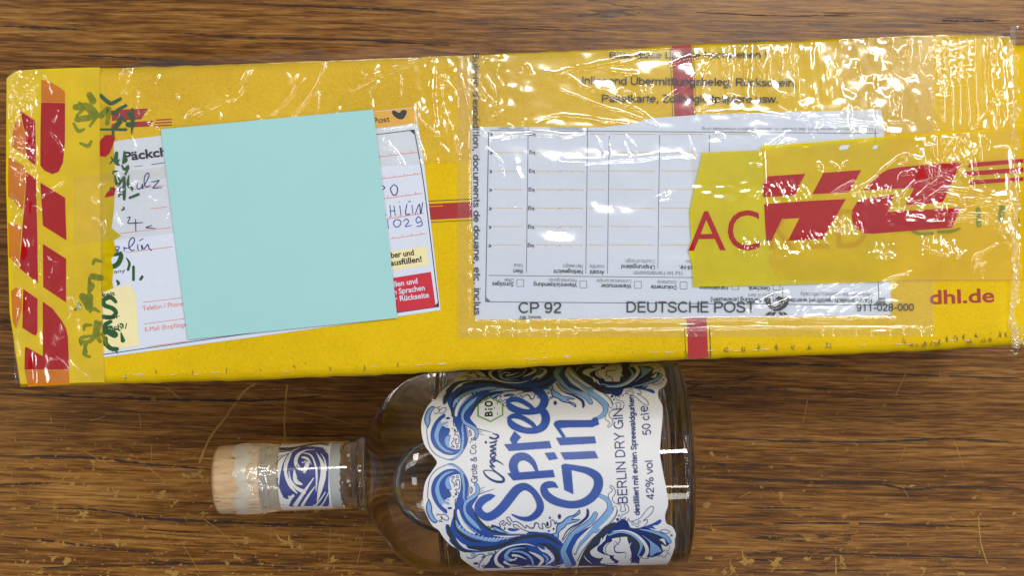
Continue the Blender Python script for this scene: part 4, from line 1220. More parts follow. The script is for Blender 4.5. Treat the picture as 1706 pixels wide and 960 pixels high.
# clear tape at the upper right corner
st = []
for p, w, h in [([(420, 210), (430, 350), (435, 520)], 1.7, .5), ([(475, 210), (480, 450), (500, 650), (512, 940)], 1.7, .5), ([(430, 570), (440, 850)], 1.7, .5), ([(555, 200), (560, 500), (570, 900)], 1.7, .5), ([(620, 200), (625, 420), (620, 600), (655, 940)], 2.2, .6), ([(685, 200), (690, 600), (715, 900)], 1.7, .5),
                ([(755, 210), (765, 500), (775, 790)], 1.7, .5), ([(790, 230), (800, 450), (815, 760)], 4, .8), ([(945, 590), (820, 760), (690, 950)], 2.6, .8), ([(850, 470), (860, 620)], 3, .6), ([(880, 310), (840, 400)], 3, .6), ([(0, 460), (140, 580)], 2, .6), ([(0, 640), (70, 700), (60, 790)], 2.4, .6), ([(250, 250), (240, 450), (280, 520)], 2.4, .6),
                ([(340, 290), (320, 380), (280, 440)], 2.2, .6), ([(170, 240), (150, 400), (180, 500)], 5, .8), ([(0, 240), (120, 470)], 2, .6), ([(40, 300), (90, 400)], 3, .6), ([(110, 620), (80, 800)], 2, .5), ([(340, 620), (360, 740), (440, 870)], 2.4, .7), ([(0, 880), (190, 890)], 2.4, .6), ([(330, 860), (380, 940)], 4, .7), ([(320, 520), (350, 520)], 3, .5), ([(370, 230), (370, 450), (420, 530)], 1.8, .5), ([(980, 740), (1010, 860)], 4, .8), ([(910, 680), (930, 800)], 3, .7), ([(870, 780), (880, 900)], 2.4, .6), ([(360, 200), (600, 195), (860, 195)], 2, .6), ([(820, 220), (830, 380)], 2, .5)]:
    st.append((T(1480, 20, 4.8, p), w, h))
def over_edge2(X, Y):
    return -np.maximum(edge_y(X) + 3 - Y, 0) * .000228 * 1.0
film("clear_tape", [(1398, 60), (1686, 52), (1690, 214), (1398, 224)], 1.15, F_clear, st, [((1400, 1530, 60, 215), 14, 24, .9, 'soft'), ((1565, 1582, 70, 160), 4, 5, .35, 'ridge'), ((1595, 1615, 70, 130), 4, 5, .35, 'ridge'), ((1640, 1690, 60, 215), 9, 26, .6, 'soft')], extra=over_edge2, seed=15)

# gloss over the right tape
st = []
for p, w, h in [([(1000, 0), (850, 130), (750, 210), (730, 300)], 2.2, .6), ([(960, 30), (970, 80), (820, 240)], 2.2, .5), ([(1150, 200), (900, 400), (600, 600), (250, 900)], 2.4, .8), ([(1110, 200), (900, 380), (620, 500)], 1.8, .5), ([(1140, 30), (1130, 100), (1160, 320)], 1.8, .5), ([(1190, 40), (1240, 110), (1230, 210)], 2, .5),
                ([(600, 520), (520, 420), (480, 310)], 2.2, .6), ([(600, 520), (640, 450), (660, 370)], 2.2, .6), ([(550, 560), (560, 640), (610, 660)], 2, .5), ([(640, 500), (740, 560), (790, 560)], 2, .5), ([(580, 540), (400, 580), (280, 700), (220, 860)], 2.4, .6), ([(700, 650), (730, 710), (930, 770), (1200, 820), (1550, 880)], 3, .7), ([(740, 640), (900, 660), (1300, 760), (1500, 850)], 4, .6),
                ([(1040, 510), (1055, 620), (960, 690), (870, 660)], 2.6, .6), ([(1060, 210), (1080, 400), (1110, 490), (1200, 625)], 1.8, .5), ([(930, 370), (940, 420), (850, 560)], 1.8, .5), ([(0, 490), (80, 400), (270, 260), (390, 290)], 2.6, .6), ([(280, 260), (290, 350), (230, 380)], 2, .5), ([(200, 550), (260, 480), (400, 460)], 3, .6), ([(600, 170), (620, 260), (560, 380)], 5, .7), ([(700, 100), (820, 70), (860, 90)], 2, .4), ([(1310, 175), (1450, 165)], 2, .4), ([(1280, 430), (1330, 510)], 3, .5), ([(1480, 510), (1500, 430)], 2.4, .5), ([(80, 870), (160, 910), (240, 760)], 2.2, .6), ([(470, 720), (510, 780), (690, 660)], 2.2, .5), ([(200, 780), (250, 720)], 2.6, .5), ([(1560, 640), (1600, 800), (1640, 700)], 3.5, .8)]:
    st.append((T(1466, 220, 6.858, p), w, h))
for p, w, h in [([(1330, 210), (1450, 330), (1560, 480), (1600, 660)], 2, .6), ([(1290, 240), (1380, 330), (1450, 450), (1590, 640)], 2, .6), ([(1330, 460), (1200, 560), (1100, 590), (1040, 700)], 2.6, .6), ([(1270, 500), (1110, 650)], 2.6, .5), ([(1140, 690), (1080, 770)], 2.6, .5), ([(1200, 670), (1170, 740), (1180, 830)], 2.4, .5), ([(980, 540), (870, 610)], 2, .4), ([(80, 20), (100, 180)], 2.6, .5), ([(640, 70), (700, 190)], 3, .5), ([(720, 70), (790, 150), (780, 230)], 3, .5), ([(820, 130), (1000, 120), (1220, 130)], 3.5, .6), ([(800, 230), (950, 170), (1090, 210), (1220, 215)], 2.6, .6), ([(1220, 120), (1240, 200), (1350, 40), (1360, 190)], 2.4, .7), ([(1540, 20), (1580, 150)], 3, .6), ([(640, 560), (780, 585)], 1.8, .4), ([(480, 470), (540, 520), (700, 570)], 2, .4), ([(40, 890), (200, 830), (270, 800)], 2.6, .5), ([(350, 770), (290, 850), (240, 940)], 2.6, .6)]:
    st.append((T(1466, 340, 6.858, p), w, h))
for p, w, h in [([(230, 160), (380, 140), (580, 90)], 2.6, .6), ([(1000, 350), (1080, 440)], 2.6, .6), ([(1180, 340), (1120, 390)], 2.4, .5), ([(850, 360), (870, 450)], 5, .6), ([(1020, 700), (1200, 590), (1260, 570)], 2, .5), ([(1020, 705), (1230, 680), (1540, 500)], 2, .6), ([(60, 370), (180, 375)], 2.4, .5), ([(150, 750), (210, 690)], 4, .6), ([(190, 250), (190, 320)], 2.4, .4), ([(1540, 490), (1640, 380)], 3, .6), ([(1250, 80), (1370, 100)], 3, .5), ([(230, 150), (240, 560), (260, 900)], 1.4, .2)]:
    st.append((T(1240, 220, 6.858, p), w, h))
film("clear_tape", [(1152, 256), (1700, 214), (1700, 468), (1156, 476)], 1.58, F_clear, st,
     [((1273, 1350, 304, 334), 4, 10, .45, 'soft'), ((1230, 1350, 396, 424), 4, 9, .45, 'soft'), ((1335, 1385, 385, 405), 3.4, 8, .5, 'soft'), ((1385, 1440, 358, 388), 3.4, 7, .5, 'soft'), ((1450, 1492, 408, 428), 3.4, 6, .6, 'soft'), ((1536, 1600, 394, 424), 5, 14, .6, 'soft'), ((1420, 1500, 310, 335), 4, 8, .6, 'soft'), ((1520, 1620, 225, 300), 9, 11, .8, 'soft'), ((1150, 1275, 305, 330), 20, 8, .35, 'soft'),
      ((1480, 1700, 320, 370), 16, 9, .6, 'soft'), ((1680, 1702, 250, 470), 6, 18, .7, 'soft')], seed=21)

# crumpled strip of tape at the right corner
def rag(X, Y, U, V):
    return (X > 1680 + 9 * vnoise(Y / 18, Y * 0, 3) + 2) & (X < 1697 + 13 * vnoise(Y / 14, Y * 0 + 5, 4))
film("crumpled_tape", [(1674, 44), (1706, 42), (1708, 580), (1676, 580)], 1.3, F_dull, [([(1690, 45), (1694, 100), (1692, 160)], 4, 2.2), ([(1686, 200), (1694, 330), (1690, 480)], 4, 1.5)],
     [((1670, 1710, 30, 610), 6, 10, 2.0, 'ridge'), ((1670, 1710, 30, 610), 14, 24, 1.4, 'soft')], step=1.3, ragged=rag, seed=31)

# frayed tape end, lower right
random.seed(12)
s = Sheet()
for _ in range(26):
    x = random.uniform(1688, 1703); y = random.uniform(545, 592); a = random.uniform(0, 6.3); L = random.uniform(3, 8)
    s.rib([(x, y, .4), (x + L * .5 * math.cos(a), y + L * .5 * math.sin(a), random.uniform(.8, 1.6)), (x + L * math.cos(a + .5), y + L * math.sin(a + .5), .3)])
tag(s.build("frayed_fibres", paint("white torn fibre", (214, 210, 190), .6), parcel, top_z(.9)), None, None, None, "stuff")

# ------------------------------------------------------------------ sticky note
def sticky():
    quad = [(268, 215), (622, 182), (662, 530), (313, 566)]
    n = 36
    U, V = np.meshgrid(np.linspace(0, 1, n), np.linspace(0, 1, n))
    (x00, y00), (x10, y10), (x11, y11), (x01, y01) = quad
    X = (x00 * (1 - U) + x10 * U) * (1 - V) + (x01 * (1 - U) + x11 * U) * V
    Y = (y00 * (1 - U) + y10 * U) * (1 - V) + (y01 * (1 - U) + y11 * U) * V
    H = 1.02 + .2 * np.clip(V - .3, 0, 1) ** 2 + .9 * np.clip((1 - U) * V - .6, 0, 1) ** 2 + .12 * vnoise(U * 3, V * 3, 2)
    zz = ZB + H * MM
    S = KPX * (CAM_H - zz)
    m = paint("pale aqua note paper", (164, 214, 217), .75, .012, .2, 1800)
    o = grid_obj("sticky_note", (X - 853) * S, (480 - Y) * S, zz, m, None)
    o.parent = None
    o.data.polygons.foreach_set('use_smooth', np.zeros(len(o.data.polygons), dtype=bool))
    md = o.modifiers.new("thickness", 'SOLIDIFY'); md.thickness = .00012; md.offset = 1
    return tag(o, "blank pale aqua square sticky note covering the address label", "sticky note")
_keep = parcel
note = sticky()

# ------------------------------------------------------------------ bottle lying beside the parcel
RB = 0.0425                                   # body radius
TILT = R(2.2)
AX0 = Vector((0.0, -0.0772, RB))              # axis point
AXD = Vector((math.cos(TILT), math.sin(TILT), 0))
AXN = Vector((-math.sin(TILT), math.cos(TILT), 0))
bottle = empty("gin_bottle", (AX0.x, AX0.y, 0), "clear glass bottle with blue wave label lying on its side", "bottle")

def on_axis(u, th, r):
    """point at axial position u, angle th from the top (towards the box), radius r"""
    return AX0 + AXD * u + AXN * (r * math.sin(th)) + Vector((0, 0, r * math.cos(th)))

def to_cyl(px, py, r):
    """photograph pixel -> (u, r*theta) on a cylinder round the bottle axis"""
    o = Vector((0, 0, CAM_H))
    d = (P(px, py, 0) - o)
    oo = o - AX0
    # drop the axial component
    od = oo - AXD * oo.dot(AXD); dd = d - AXD * d.dot(AXD)
    a = dd.dot(dd); b = 2 * od.dot(dd); c = od.dot(od) - r * r
    disc = b * b - 4 * a * c
    t = (-b - math.sqrt(max(disc, 0))) / (2 * a)
    p = o + d * t
    q = p - AX0
    u = q.dot(AXD)
    n = q - AXD * u
    return (u, r * math.atan2(n.dot(AXN), n.z))

def lathe(name, prof, mat, parent, seg=96, smooth=True, cap=True):
    V, F = [], []
    for u, r in prof:
        for k in range(seg):
            V.append(on_axis(u, 2 * math.pi * k / seg, r))
    n = len(prof)
    for i in range(n - 1):
        for k in range(seg):
            j = (k + 1) % seg
            F.append((i * seg + k, i * seg + j, (i + 1) * seg + j, (i + 1) * seg + k))
    if cap:
        F.append(tuple(range(seg)))
        F.append(tuple(reversed(range((n - 1) * seg, n * seg))))
    o = mesh_obj(name, V, F, mat, parent, smooth)
    bm = bmesh.new(); bm.from_mesh(o.data)
    bmesh.ops.recalc_face_normals(bm, faces=bm.faces)
    bm.to_mesh(o.data); bm.free()
    return o

def glass_mat(name="clear bottle glass", ior=1.5, clear=.05):
    m, nt, out = newmat(name)
    g = node(nt, "ShaderNodeBsdfGlass")
    g.inputs["Color"].default_value = (.998, .999, .998, 1)
    g.inputs["Roughness"].default_value = 0.0
    g.inputs["IOR"].default_value = ior
    nb = noise_n(nt, world_pos(nt), 40, 2)
    nt.links.new(bump(nt, nb, .05, .002), g.inputs["Normal"])
    tr = node(nt, "ShaderNodeBsdfTransparent")
    mx = node(nt, "ShaderNodeMixShader"); mx.inputs[0].default_value = clear
    nt.links.new(g.outputs[0], mx.inputs[1]); nt.links.new(tr.outputs[0], mx.inputs[2])
    nt.links.new(mx.outputs[0], out.inputs[0])
    return m
M_glass = glass_mat()
M_gin = glass_mat("clear spirit", 1.36 / 1.5, .03)
M_air = glass_mat("air bubble in spirit", 1.36, 0.0)
prof_pts = [(-.1060, .0118), (-.1052, .0126), (-.1040, .0128), (-.0860, .0131), (-.0740, .0136), (-.0690, .0139), (-.0668, .0142), (-.0656, .0152), (-.0640, .0157), (-.0625, .0155), (-.0615, .0165),
            (-.0600, .0200), (-.0575, .0246), (-.0540, .0300), (-.0495, .0352), (-.0430, .0398), (-.0360, .0418), (-.0290, .0424), (-.0220, .0425), (.0640, .0425), (.0690, .0421), (.0722, .0404), (.0738, .0372), (.0743, .0330),
            (.0736, .0280), (.0715, .0220), (.0690, .0120), (.0680, .0010)]
prof = spline(prof_pts, False, 5)
glass = lathe("glass", prof, M_glass, bottle, 128)
inner = spline([(-.0720, .0004), (-.0718, .0085), (-.0690, .0098), (-.0640, .0104), (-.0610, .0130), (-.0575, .0205), (-.0530, .0270), (-.0480, .0318), (-.0420, .0362), (-.0350, .0384), (-.0280, .0391), (-.0200, .0393),
                (.0560, .0393), (.0610, .0385), (.0640, .0350), (.0650, .0290), (.0630, .0200), (.0600, .0100), (.0590, .0004)], False, 4)
lathe("gin_filling", inner, M_gin, bottle, 96)
# the air bubble of the nearly full bottle
def bubble():
    V, F = [], []
    nu, nv = 40, 20
    cu = to_cyl(748, 790, RB)[0]
    for i in range(nv + 1):
        a = math.pi * i / nv
        for k in range(nu):
            b = 2 * math.pi * k / nu
            x = math.sin(a) * math.cos(b); y = math.sin(a) * math.sin(b); z = math.cos(a)
            e = .0222 * x; f = .0195 * y
            V.append(AX0 + AXD * (cu + e) + AXN * (f - .0012) + Vector((0, 0, .0330 + .0052 * z - (f * f) / .16 * .6)))
    for i in range(nv):
        for k in range(nu):
            j = (k + 1) % nu
            F.append((i * nu + k, i * nu + j, (i + 1) * nu + j, (i + 1) * nu + k))
    o = mesh_obj("air_bubble", V, F, M_air, bottle, True)
    bm = bmesh.new(); bm.from_mesh(o.data)
    bmesh.ops.remove_doubles(bm, verts=bm.verts, dist=1e-7)
    bmesh.ops.recalc_face_normals(bm, faces=bm.faces)
    bmesh.ops.reverse_faces(bm, faces=bm.faces)          # the air side lies inside
    bm.to_mesh(o.data); bm.free()
    return o
bubble()

# stopper
def cork_mat():
    m, nt, out = newmat("beech stopper")
    b = node(nt, "ShaderNodeBsdfPrincipled")
    pos = world_pos(nt)
    fib = noise_n(nt, mapping(nt, pos, (70, 420, 260), rot=(0, 0, -TILT)), 1.0, 5, .6)
    tick = noise_n(nt, mapping(nt, pos, (110, 900, 500), rot=(0, 0, -TILT), loc=(.3, .2, 0)), 1.0, 3, .6)
    col = ramp(nt, fib, [(.3, sc((186, 152, 112))), (.7, sc((222, 192, 152)))])
    col = mixc(nt, math_n(nt, 'MULTIPLY', math_n(nt, 'SUBTRACT', tick, .57), 8, clamp=True), col, sc((138, 92, 60)))
    nt.links.new(col, b.inputs["Base Color"])
    b.inputs["Roughness"].default_value = .65
    nt.links.new(bump(nt, tick, .2, .0004), b.inputs["Normal"])
    nt.links.new(b.outputs[0], out.inputs[0])
    return m
u_end = -.1262
lathe("stopper", spline([(u_end, .0020), (u_end, .0105), (u_end + .0004, .0128), (u_end + .0014, .0141), (u_end + .003, .0145), (u_end + .010, .0146), (-.1068, .0146), (-.1062, .0140), (-.1062, .002)], False, 4), cork_mat(), bottle, 72)

# crumpled seal tape round stopper and neck
def wrap(name, u0, u1, rfun, mat, nu=70, nt_=120, ragl=0.0, ragr=0.0, seed=1):
    U, TH = np.meshgrid(np.linspace(0, 1, nu), np.linspace(2 * math.pi, 0, nt_))
    cyc = np.cos(TH) * 2.2; syc = np.sin(TH) * 2.2
    l = u0 + ragl * vnoise(cyc * 1.6 + 9, syc * 1.6, seed) + ragl * .5 * vnoise(cyc * 5 + 9, syc * 5, seed)
    r_ = u1 + ragr * vnoise(cyc * 1.6 + 4, syc * 1.6, seed + 2) + ragr * .5 * vnoise(cyc * 5, syc * 5, seed)
    uu = l + (r_ - l) * U
    rr = rfun(uu, TH)
    X = AX0.x + AXD.x * uu + AXN.x * rr * np.sin(TH)
    Y = AX0.y + AXD.y * uu + AXN.y * rr * np.sin(TH)
    ZZ = AX0.z + rr * np.cos(TH)
    return grid_obj(name, X, Y, ZZ, mat, bottle)
def seal_r(u, th):
    a = np.cos(th) * 14; b = np.sin(th) * 14
    n1 = .5 - np.abs(vnoise(u * 420 + a * .4, b * .45 + 3, 4)) * 2
    n2 = vnoise(u * 1100 + a, b, 7)
    env = np.clip((-.0985 - u) / .004, 0, 1)
    return .01485 - .0012 * np.clip((u + .106) / .008, 0, 1) + (.00055 * n1 + .00012 * n2) * (.35 + .65 * env)
F_seal = film_mat("milky crumpled seal tape", (.93, .92, .88), .28, (.80, .79, .72), .11, .10, .1, 700)
F_seal2 = film_mat("greyed torn tape edge", (.85, .86, .82), .50, (.76, .75, .68), .06, .2, .05, 700)
wrap("seal_tape", -.1148, -.0962, seal_r, F_seal, ragl=.004, ragr=.003, seed=3)
wrap("seal_tape", -.1158, -.1105, lambda u, t: .01505 + .00022 * vnoise(u * 260 + np.cos(t) * 3, np.sin(t) * 5, 9), F_seal2, nu=24, ragl=.004, ragr=.005, seed=3)
wrap("seal_tape", -.1040, -.0690, lambda u, t: .01440 + .0001 * vnoise(u * 300, np.cos(t) * 9, 2), F_clear, nu=60, seed=6)

# ---- printing wrapped on the glass
B_nav = paint("navy label ink", (36, 54, 120), .45, .06)
B_blu = paint("blue label ink", (44, 80, 164), .42, .10, .5, 1500)
B_lit = paint("light blue label ink", (128, 170, 220), .45, .04)
B_blk = paint("charcoal label ink", (52, 60, 74), .5, .12)
B_pap = paint("white label paper", (224, 226, 232), .5, .015, .35)
B_grn = paint("green emblem ink", (98, 150, 52), .5, .04)

class Wrap:
    """flat pieces traced in pixels, laid round the bottle on radius r"""
    def __init__(self, r, mirror=None):
        self.r = r; self.V = []; self.F = []; self.mir = mirror
    def add(self, vf, both=False):
        P2 = [to_cyl(x, y, self.r) for x, y in vf[0]]
        b = len(self.V)
        self.V += P2
        self.F += [tuple(i + b for i in f) for f in vf[1]]
        if both:
            b = len(self.V)
            self.V += [(u + .0003, 2 * (self.mir) - s_) for u, s_ in P2]
            self.F += [tuple(i + b for i in reversed(f)) for f in vf[1]]
        return self
    def build(self, name, mat, parent, lift):
        o = self._build(name, mat, parent, lift)
        if name.endswith(("print", "lettering")):
            o["kind"] = "stuff"
        return o
    def _build(self, name, mat, parent, lift):
        off = stagger(self.V, self.F, 2e-6, 18)
        return mesh_obj(name, [on_axis(u, s_ / self.r, self.r + lift + d) for (u, s_), d in zip(self.V, off)], self.F, mat, parent, True)

S0 = to_cyl(853, 766.5, RB)[1]                # middle line of the label
lab_px_left = [(790, 946.5), (780, 940), (768, 930), (765, 918), (750, 908), (738, 895), (731, 884), (721, 877), (712, 862), (706, 845), (705, 825), (709, 803), (718, 788), (727, 775), (727.5, 770)]
lab_px_right = [(1100, 762), (1105, 790), (1110, 815), (1113, 840), (1108, 858), (1110, 872), (1120, 878), (1126, 890), (1124, 900), (1124, 912), (1118, 929)]
left = [to_cyl(x, y, RB) for x, y in spline(lab_px_left, False, 4)]
right = [to_cyl(x, y, RB) for x, y in spline(lab_px_right, False, 4)]
sm = min(p[1] for p in left + right)
lowl, lowr = left[0][0], right[-1][0]
s_end = sm - .012
half = [(lowr - .001, s_end), (lowl + .004, s_end), (lowl + .001, sm - .004)] + left        # goes up the left side
half = half + [(u, 2 * S0 - s_) for u, s_ in reversed(left)] + [(lowl + .001, 2 * S0 - sm + .004), (lowl + .004, 2 * S0 - s_end), (lowr - .001, 2 * S0 - s_end)]
half = half + [(u, 2 * S0 - s_) for u, s_ in reversed(right)] + right
lv, lf = fill([(u * 1000, s_ * 1000) for u, s_ in half], False, grid=1.6)
front = mesh_obj("front_label", [on_axis(u / 1000, s_ / 1000 / RB, RB + .00012) for u, s_ in lv], lf, B_pap, bottle, True)
front["label"] = "white scalloped paper label with blue wave drawing"

WC = (695, 780, 8.725); WD = (735, 850, 8.725); WE = (880, 850, 8.725); WF = (1000, 800, 6.4)
layers = {k: [] for k in ("base_navy", "base_blue", "charcoal", "line_navy", "blue", "light", "white", "top_navy", "top_blue", "letters")}
def art(layer, win, pts, w=None, smooth=True):
    """w None: filled outline; w number/list: tapered stroke in crop units"""
    q = Z(*win, pts)
    if w is None:
        layers[layer].append(fill(q, smooth, grid=5))
    else:
        ws = [w] * len(q) if not isinstance(w, (list, tuple)) else w
        layers[layer].append(ribbon([(a, b, ww / win[2]) for (a, b), ww in zip(q, ws)], caps=False if min(ws) < 4 else True))
def outlined(win, pts, w, fill_layer="light", o=14, under="line_navy"):
    ws = [w] * len(pts) if not isinstance(w, (list, tuple)) else w
    art(under, win, pts, [x + o for x in ws]); art(fill_layer, win, pts, ws)
# medallion
art("line_navy", WC, [(420, -35), (330, 0), (250, 60), (190, 150), (160, 280), (155, 420), (168, 490)], [5, 9, 10, 10, 10, 9, 6])
art("line_navy", WC, [(380, -25), (480, -58), (570, -32), (650, 40), (720, 150), (755, 290), (740, 420)], [6, 10, 10, 10, 10, 10, 10])
art("base_blue", WC, [(600, 30), (690, 110), (735, 220), (740, 330), (725, 430), (690, 480), (690, 300), (660, 150)])
art("light", WC, [(400, -34), (480, -44), (570, -14), (635, 60), (668, 180), (680, 300), (676, 400), (690, 490)], [6, 20, 32, 36, 34, 30, 26, 8])
art("base_blue", WC, [(610, 60), (645, 150), (655, 260), (640, 400), (605, 500), (595, 600), (650, 700), (720, 800), (820, 890), (900, 960)], [14, 30, 40, 60, 80, 90, 105, 110, 110, 110])
art("base_blue", WC, [(560, 20), (430, 25), (330, 80), (250, 160), (208, 270), (210, 380), (250, 490), (330, 600), (425, 665), (435, 615), (370, 560), (322, 500), (400, 470), (440, 430), (490, 420), (470, 330), (500, 310), (470, 200), (480, 130), (560, 95), (620, 90)])
art("light", WC, [(535, 50), (440, 60), (350, 120), (285, 220), (262, 330), (290, 430), (330, 520), (380, 540), (370, 510), (460, 532), (475, 510), (420, 480), (380, 460), (335, 380), (320, 270), (350, 180), (430, 100)])
art("light", WC, [(470, 125), (420, 170), (410, 250), (450, 310), (495, 315), (470, 230)])
art("line_navy", WC, [(165, 455), (128, 560), (138, 650), (180, 742), (250, 800), (300, 775), (262, 730), (222, 650), (217, 560), (188, 480)])
art("light", WC, [(166, 475), (142, 560), (152, 640), (192, 728), (250, 782), (284, 768), (248, 728), (208, 650), (203, 560), (180, 495)])
art("top_navy", WC, [(285, 690), (300, 668), (345, 680), (390, 668), (450, 705), (455, 750), (400, 752), (345, 700), (360, 740), (318, 768), (372, 778)], 9)
art("top_navy", WC, [(495, 140), (545, 128), (505, 180), (530, 222), (585, 252), (560, 190), (612, 180), (612, 300), (560, 312), (580, 350), (607, 362), (590, 440), (560, 455), (553, 510), (556, 570)], 9)
art("top_navy", WC, [(498, 310), (455, 320), (490, 370), (480, 420), (410, 440), (470, 470)], 7)
art("top_navy", WC, [(578, 112), (600, 125), (592, 150), (572, 140), (578, 112)], 7)
for x, y, r, ry in ((540, 262, 10, 10), (566, 380, 14, 22), (535, 415, 9, 9), (475, 582, 34, 16)):
    layers["top_navy"].append(dot(*Z(*WC, [(x, y)])[0], r / 8.725, ry / 8.725))
outlined(WC, [(850, 230), (880, 290), (870, 370), (800, 430), (720, 490), (690, 560), (700, 650), (760, 740), (850, 830), (930, 905)], [34, 44, 46, 46, 44, 38, 42, 60, 56, 8])
art("top_navy", WC, [(785, 275), (805, 300), (798, 350), (778, 370), (782, 320), (785, 275)], 8)
art("top_navy", WC, [(905, 310), (990, 275)], [8, 3]); art("top_navy", WC, [(910, 345), (970, 320)], [7, 3]); art("top_navy", WC, [(880, 388), (1000, 345), (1130, 303)], [12, 8, 3])
# breaking wave
art("base_blue", WD, [(185, 60), (215, -60), (245, -160), (390, -175), (540, -205), (455, -60), (480, 0), (560, 130), (680, 250), (800, 310), (950, 345), (1240, 350), (1396, 345), (1480, 380), (1396, 480), (1240, 470), (1000, 520), (850, 570), (700, 600), (450, 618), (330, 602), (230, 552), (150, 485), (118, 440), (130, 410), (80, 340), (64, 230), (92, 205), (122, 272), (150, 170)])
art("charcoal", WD, [(195, 0), (198, 150), (235, 280), (335, 380), (450, 445), (590, 462)], [25, 40, 50, 50, 40, 8])
art("charcoal", WD, [(100, 230), (125, 330), (170, 430), (235, 530), (335, 592), (450, 606)], [40, 60, 60, 56, 36, 14])
art("charcoal", WD, [(380, 525), (500, 552), (700, 562), (850, 522), (960, 482), (1150, 402), (1396, 378)], [10, 56, 66, 56, 56, 52, 36])
art("charcoal", WD, [(485, 40), (560, 170), (680, 270), (800, 322), (950, 345)], [24, 40, 40, 30, 8])
art("white", WD, [(232, 0), (242, 100), (300, 220), (390, 310), (500, 346), (410, 268), (330, 178), (282, 80), (262, 0)])
art("light", WD, [(275, 40), (310, 130), (400, 240), (560, 352)], [4, 14, 18, 4])
art("light", WD, [(215, 150), (250, 240), (330, 312), (450, 372), (600, 412), (780, 432), (900, 410), (1060, 395)], [16, 46, 44, 44, 50, 54, 26, 6])
for k in range(14):
    t = k / 13
    x = 250 + 700 * t; y = 240 + 180 * min(1, t * 1.8) - 20 * max(0, t - .6) * 2
    art("white", WD, [(x, y + 26), (x + 34, y - 18)], [4, 12])
art("white", WD, [(215, 402), (270, 490), (370, 562), (560, 582), (430, 562), (380, 545), (362, 510), (290, 470)])
art("white", WD, [(760, 366), (950, 380), (1150, 370)], [6, 20, 5]); art("light", WD, [(980, 345), (1240, 346)], [10, 8])
art("line_navy", WD, [(735, 215), (850, 250), (950, 320), (1010, 330), (880, 335), (780, 300)]); art("light", WD, [(755, 245), (835, 270), (940, 325), (890, 322), (800, 295)])
art("top_navy", WD, [(680, 228), (735, 258), (738, 216), (858, 246), (848, 190), (900, 150), (915, 178), (880, 200), (922, 222), (950, 180), (990, 214), (1012, 190), (962, 140), (955, 108), (992, 105), (1040, 170), (1080, 160), (1160, 200), (1230, 262), (1240, 220), (1300, 262), (1350, 250), (1360, 190), (1396, 180)], 10)
art("top_navy", WD, [(1140, 280), (1060, 240), (1050, 205), (1110, 220), (1180, 275), (1300, 318), (1400, 320)], 9)
layers["top_navy"].append(dot(*Z(*WD, [(925, 265)])[0], 1.4, 2.2)); art("base_blue", WD, [(965, 275), (1000, 262), (1125, 285), (1060, 310), (990, 300)])
# spiral under it
art("base_navy", WD, [(680, 900), (700, 745), (760, 650), (850, 580), (1000, 520), (1240, 475), (1420, 500), (1600, 560), (1700, 660), (1720, 830), (1600, 900)])
art("white", WD, [(900, 825), (812, 770), (795, 690), (845, 610), (950, 540), (1100, 500), (1250, 492), (1360, 522)], [36, 50, 46, 36, 26, 20, 15, 5])
art("light", WD, [(1010, 722), (950, 690), (948, 640), (1000, 580), (1100, 552), (1230, 546)], [50, 62, 52, 40, 20, 5])
art("light", WD, [(1030, 600), (1150, 600), (1260, 650), (1320, 720), (1340, 810)], [16, 25, 30, 30, 20])
art("white", WD, [(922, 750), (1000, 788), (1110, 792)], [40, 20, 5]); art("white", WD, [(1000, 716), (1060, 716), (1092, 690)], 20); art("white", WD, [(1040, 652), (1130, 662), (1244, 712)], [34, 25, 4])
art("white", WD, [(1000, 822), (1150, 826), (1290, 786)], [18, 14, 5])
art("top_navy", WD, [(380, 672), (392, 692), (470, 690), (540, 640), (632, 642), (590, 686), (680, 650), (765, 640)], 9); art("top_navy", WD, [(440, 630), (490, 630), (470, 665), (435, 650)], 8)
art("top_navy", WD, [(650, 660), (570, 755), (545, 828)], 11); art("top_navy", WD, [(680, 622), (765, 620)], 9); layers["top_navy"].append(dot(*Z(*WD, [(505, 770)])[0], 4, 1.8)); layers["top_navy"].append(dot(*Z(*WD, [(785, 600)])[0], 1.4))
art("top_navy", WD, [(590, 810), (640, 800), (660, 820), (610, 828)], 9)
# crest in the middle
art("base_blue", WE, [(-20, 335), (200, 325), (330, 345), (450, 430), (505, 500), (482, 600), (492, 700), (500, 800), (300, 800), (0, 560)])
art("charcoal", WE, [(-10, 385), (170, 370), (320, 410), (440, 490)], [34, 42, 42, 24]); art("charcoal", WE, [(140, 490), (300, 520), (400, 600), (430, 720), (420, 800)], [20, 56, 70, 60, 40])
art("white", WE, [(140, 530), (200, 580), (280, 602), (340, 660), (352, 720), (250, 792)], [8, 30, 50, 50, 40, 8]); art("white", WE, [(240, 532), (275, 580), (300, 600)], [8, 30, 40])
art("white", WE, [(10, 600), (120, 650), (205, 722), (150, 802)], [8, 40, 50, 30]); art("light", WE, [(215, 635), (280, 700), (262, 752)], [14, 30, 20]); art("light", WE, [(-10, 650), (50, 722), (70, 802)], [16, 22, 18])
art("white", WE, [(390, 802), (470, 792), (540, 770)], [4, 14, 5])
art("base_blue", WE, [(900, 245), (760, 340), (660, 440), (600, 560), (600, 660), (660, 780)], [8, 60, 84, 90, 90, 76])
outlined(WE, [(975, 60), (930, 140), (830, 220), (700, 290), (620, 380), (560, 480), (510, 590), (535, 680), (590, 790)], [60, 66, 56, 50, 58, 66, 80, 90, 90], o=15)
outlined(WE, [(1190, 0), (1100, 120), (950, 260), (850, 380), (720, 530), (682, 640)], [84, 88, 76, 56, 38, 14], o=15)
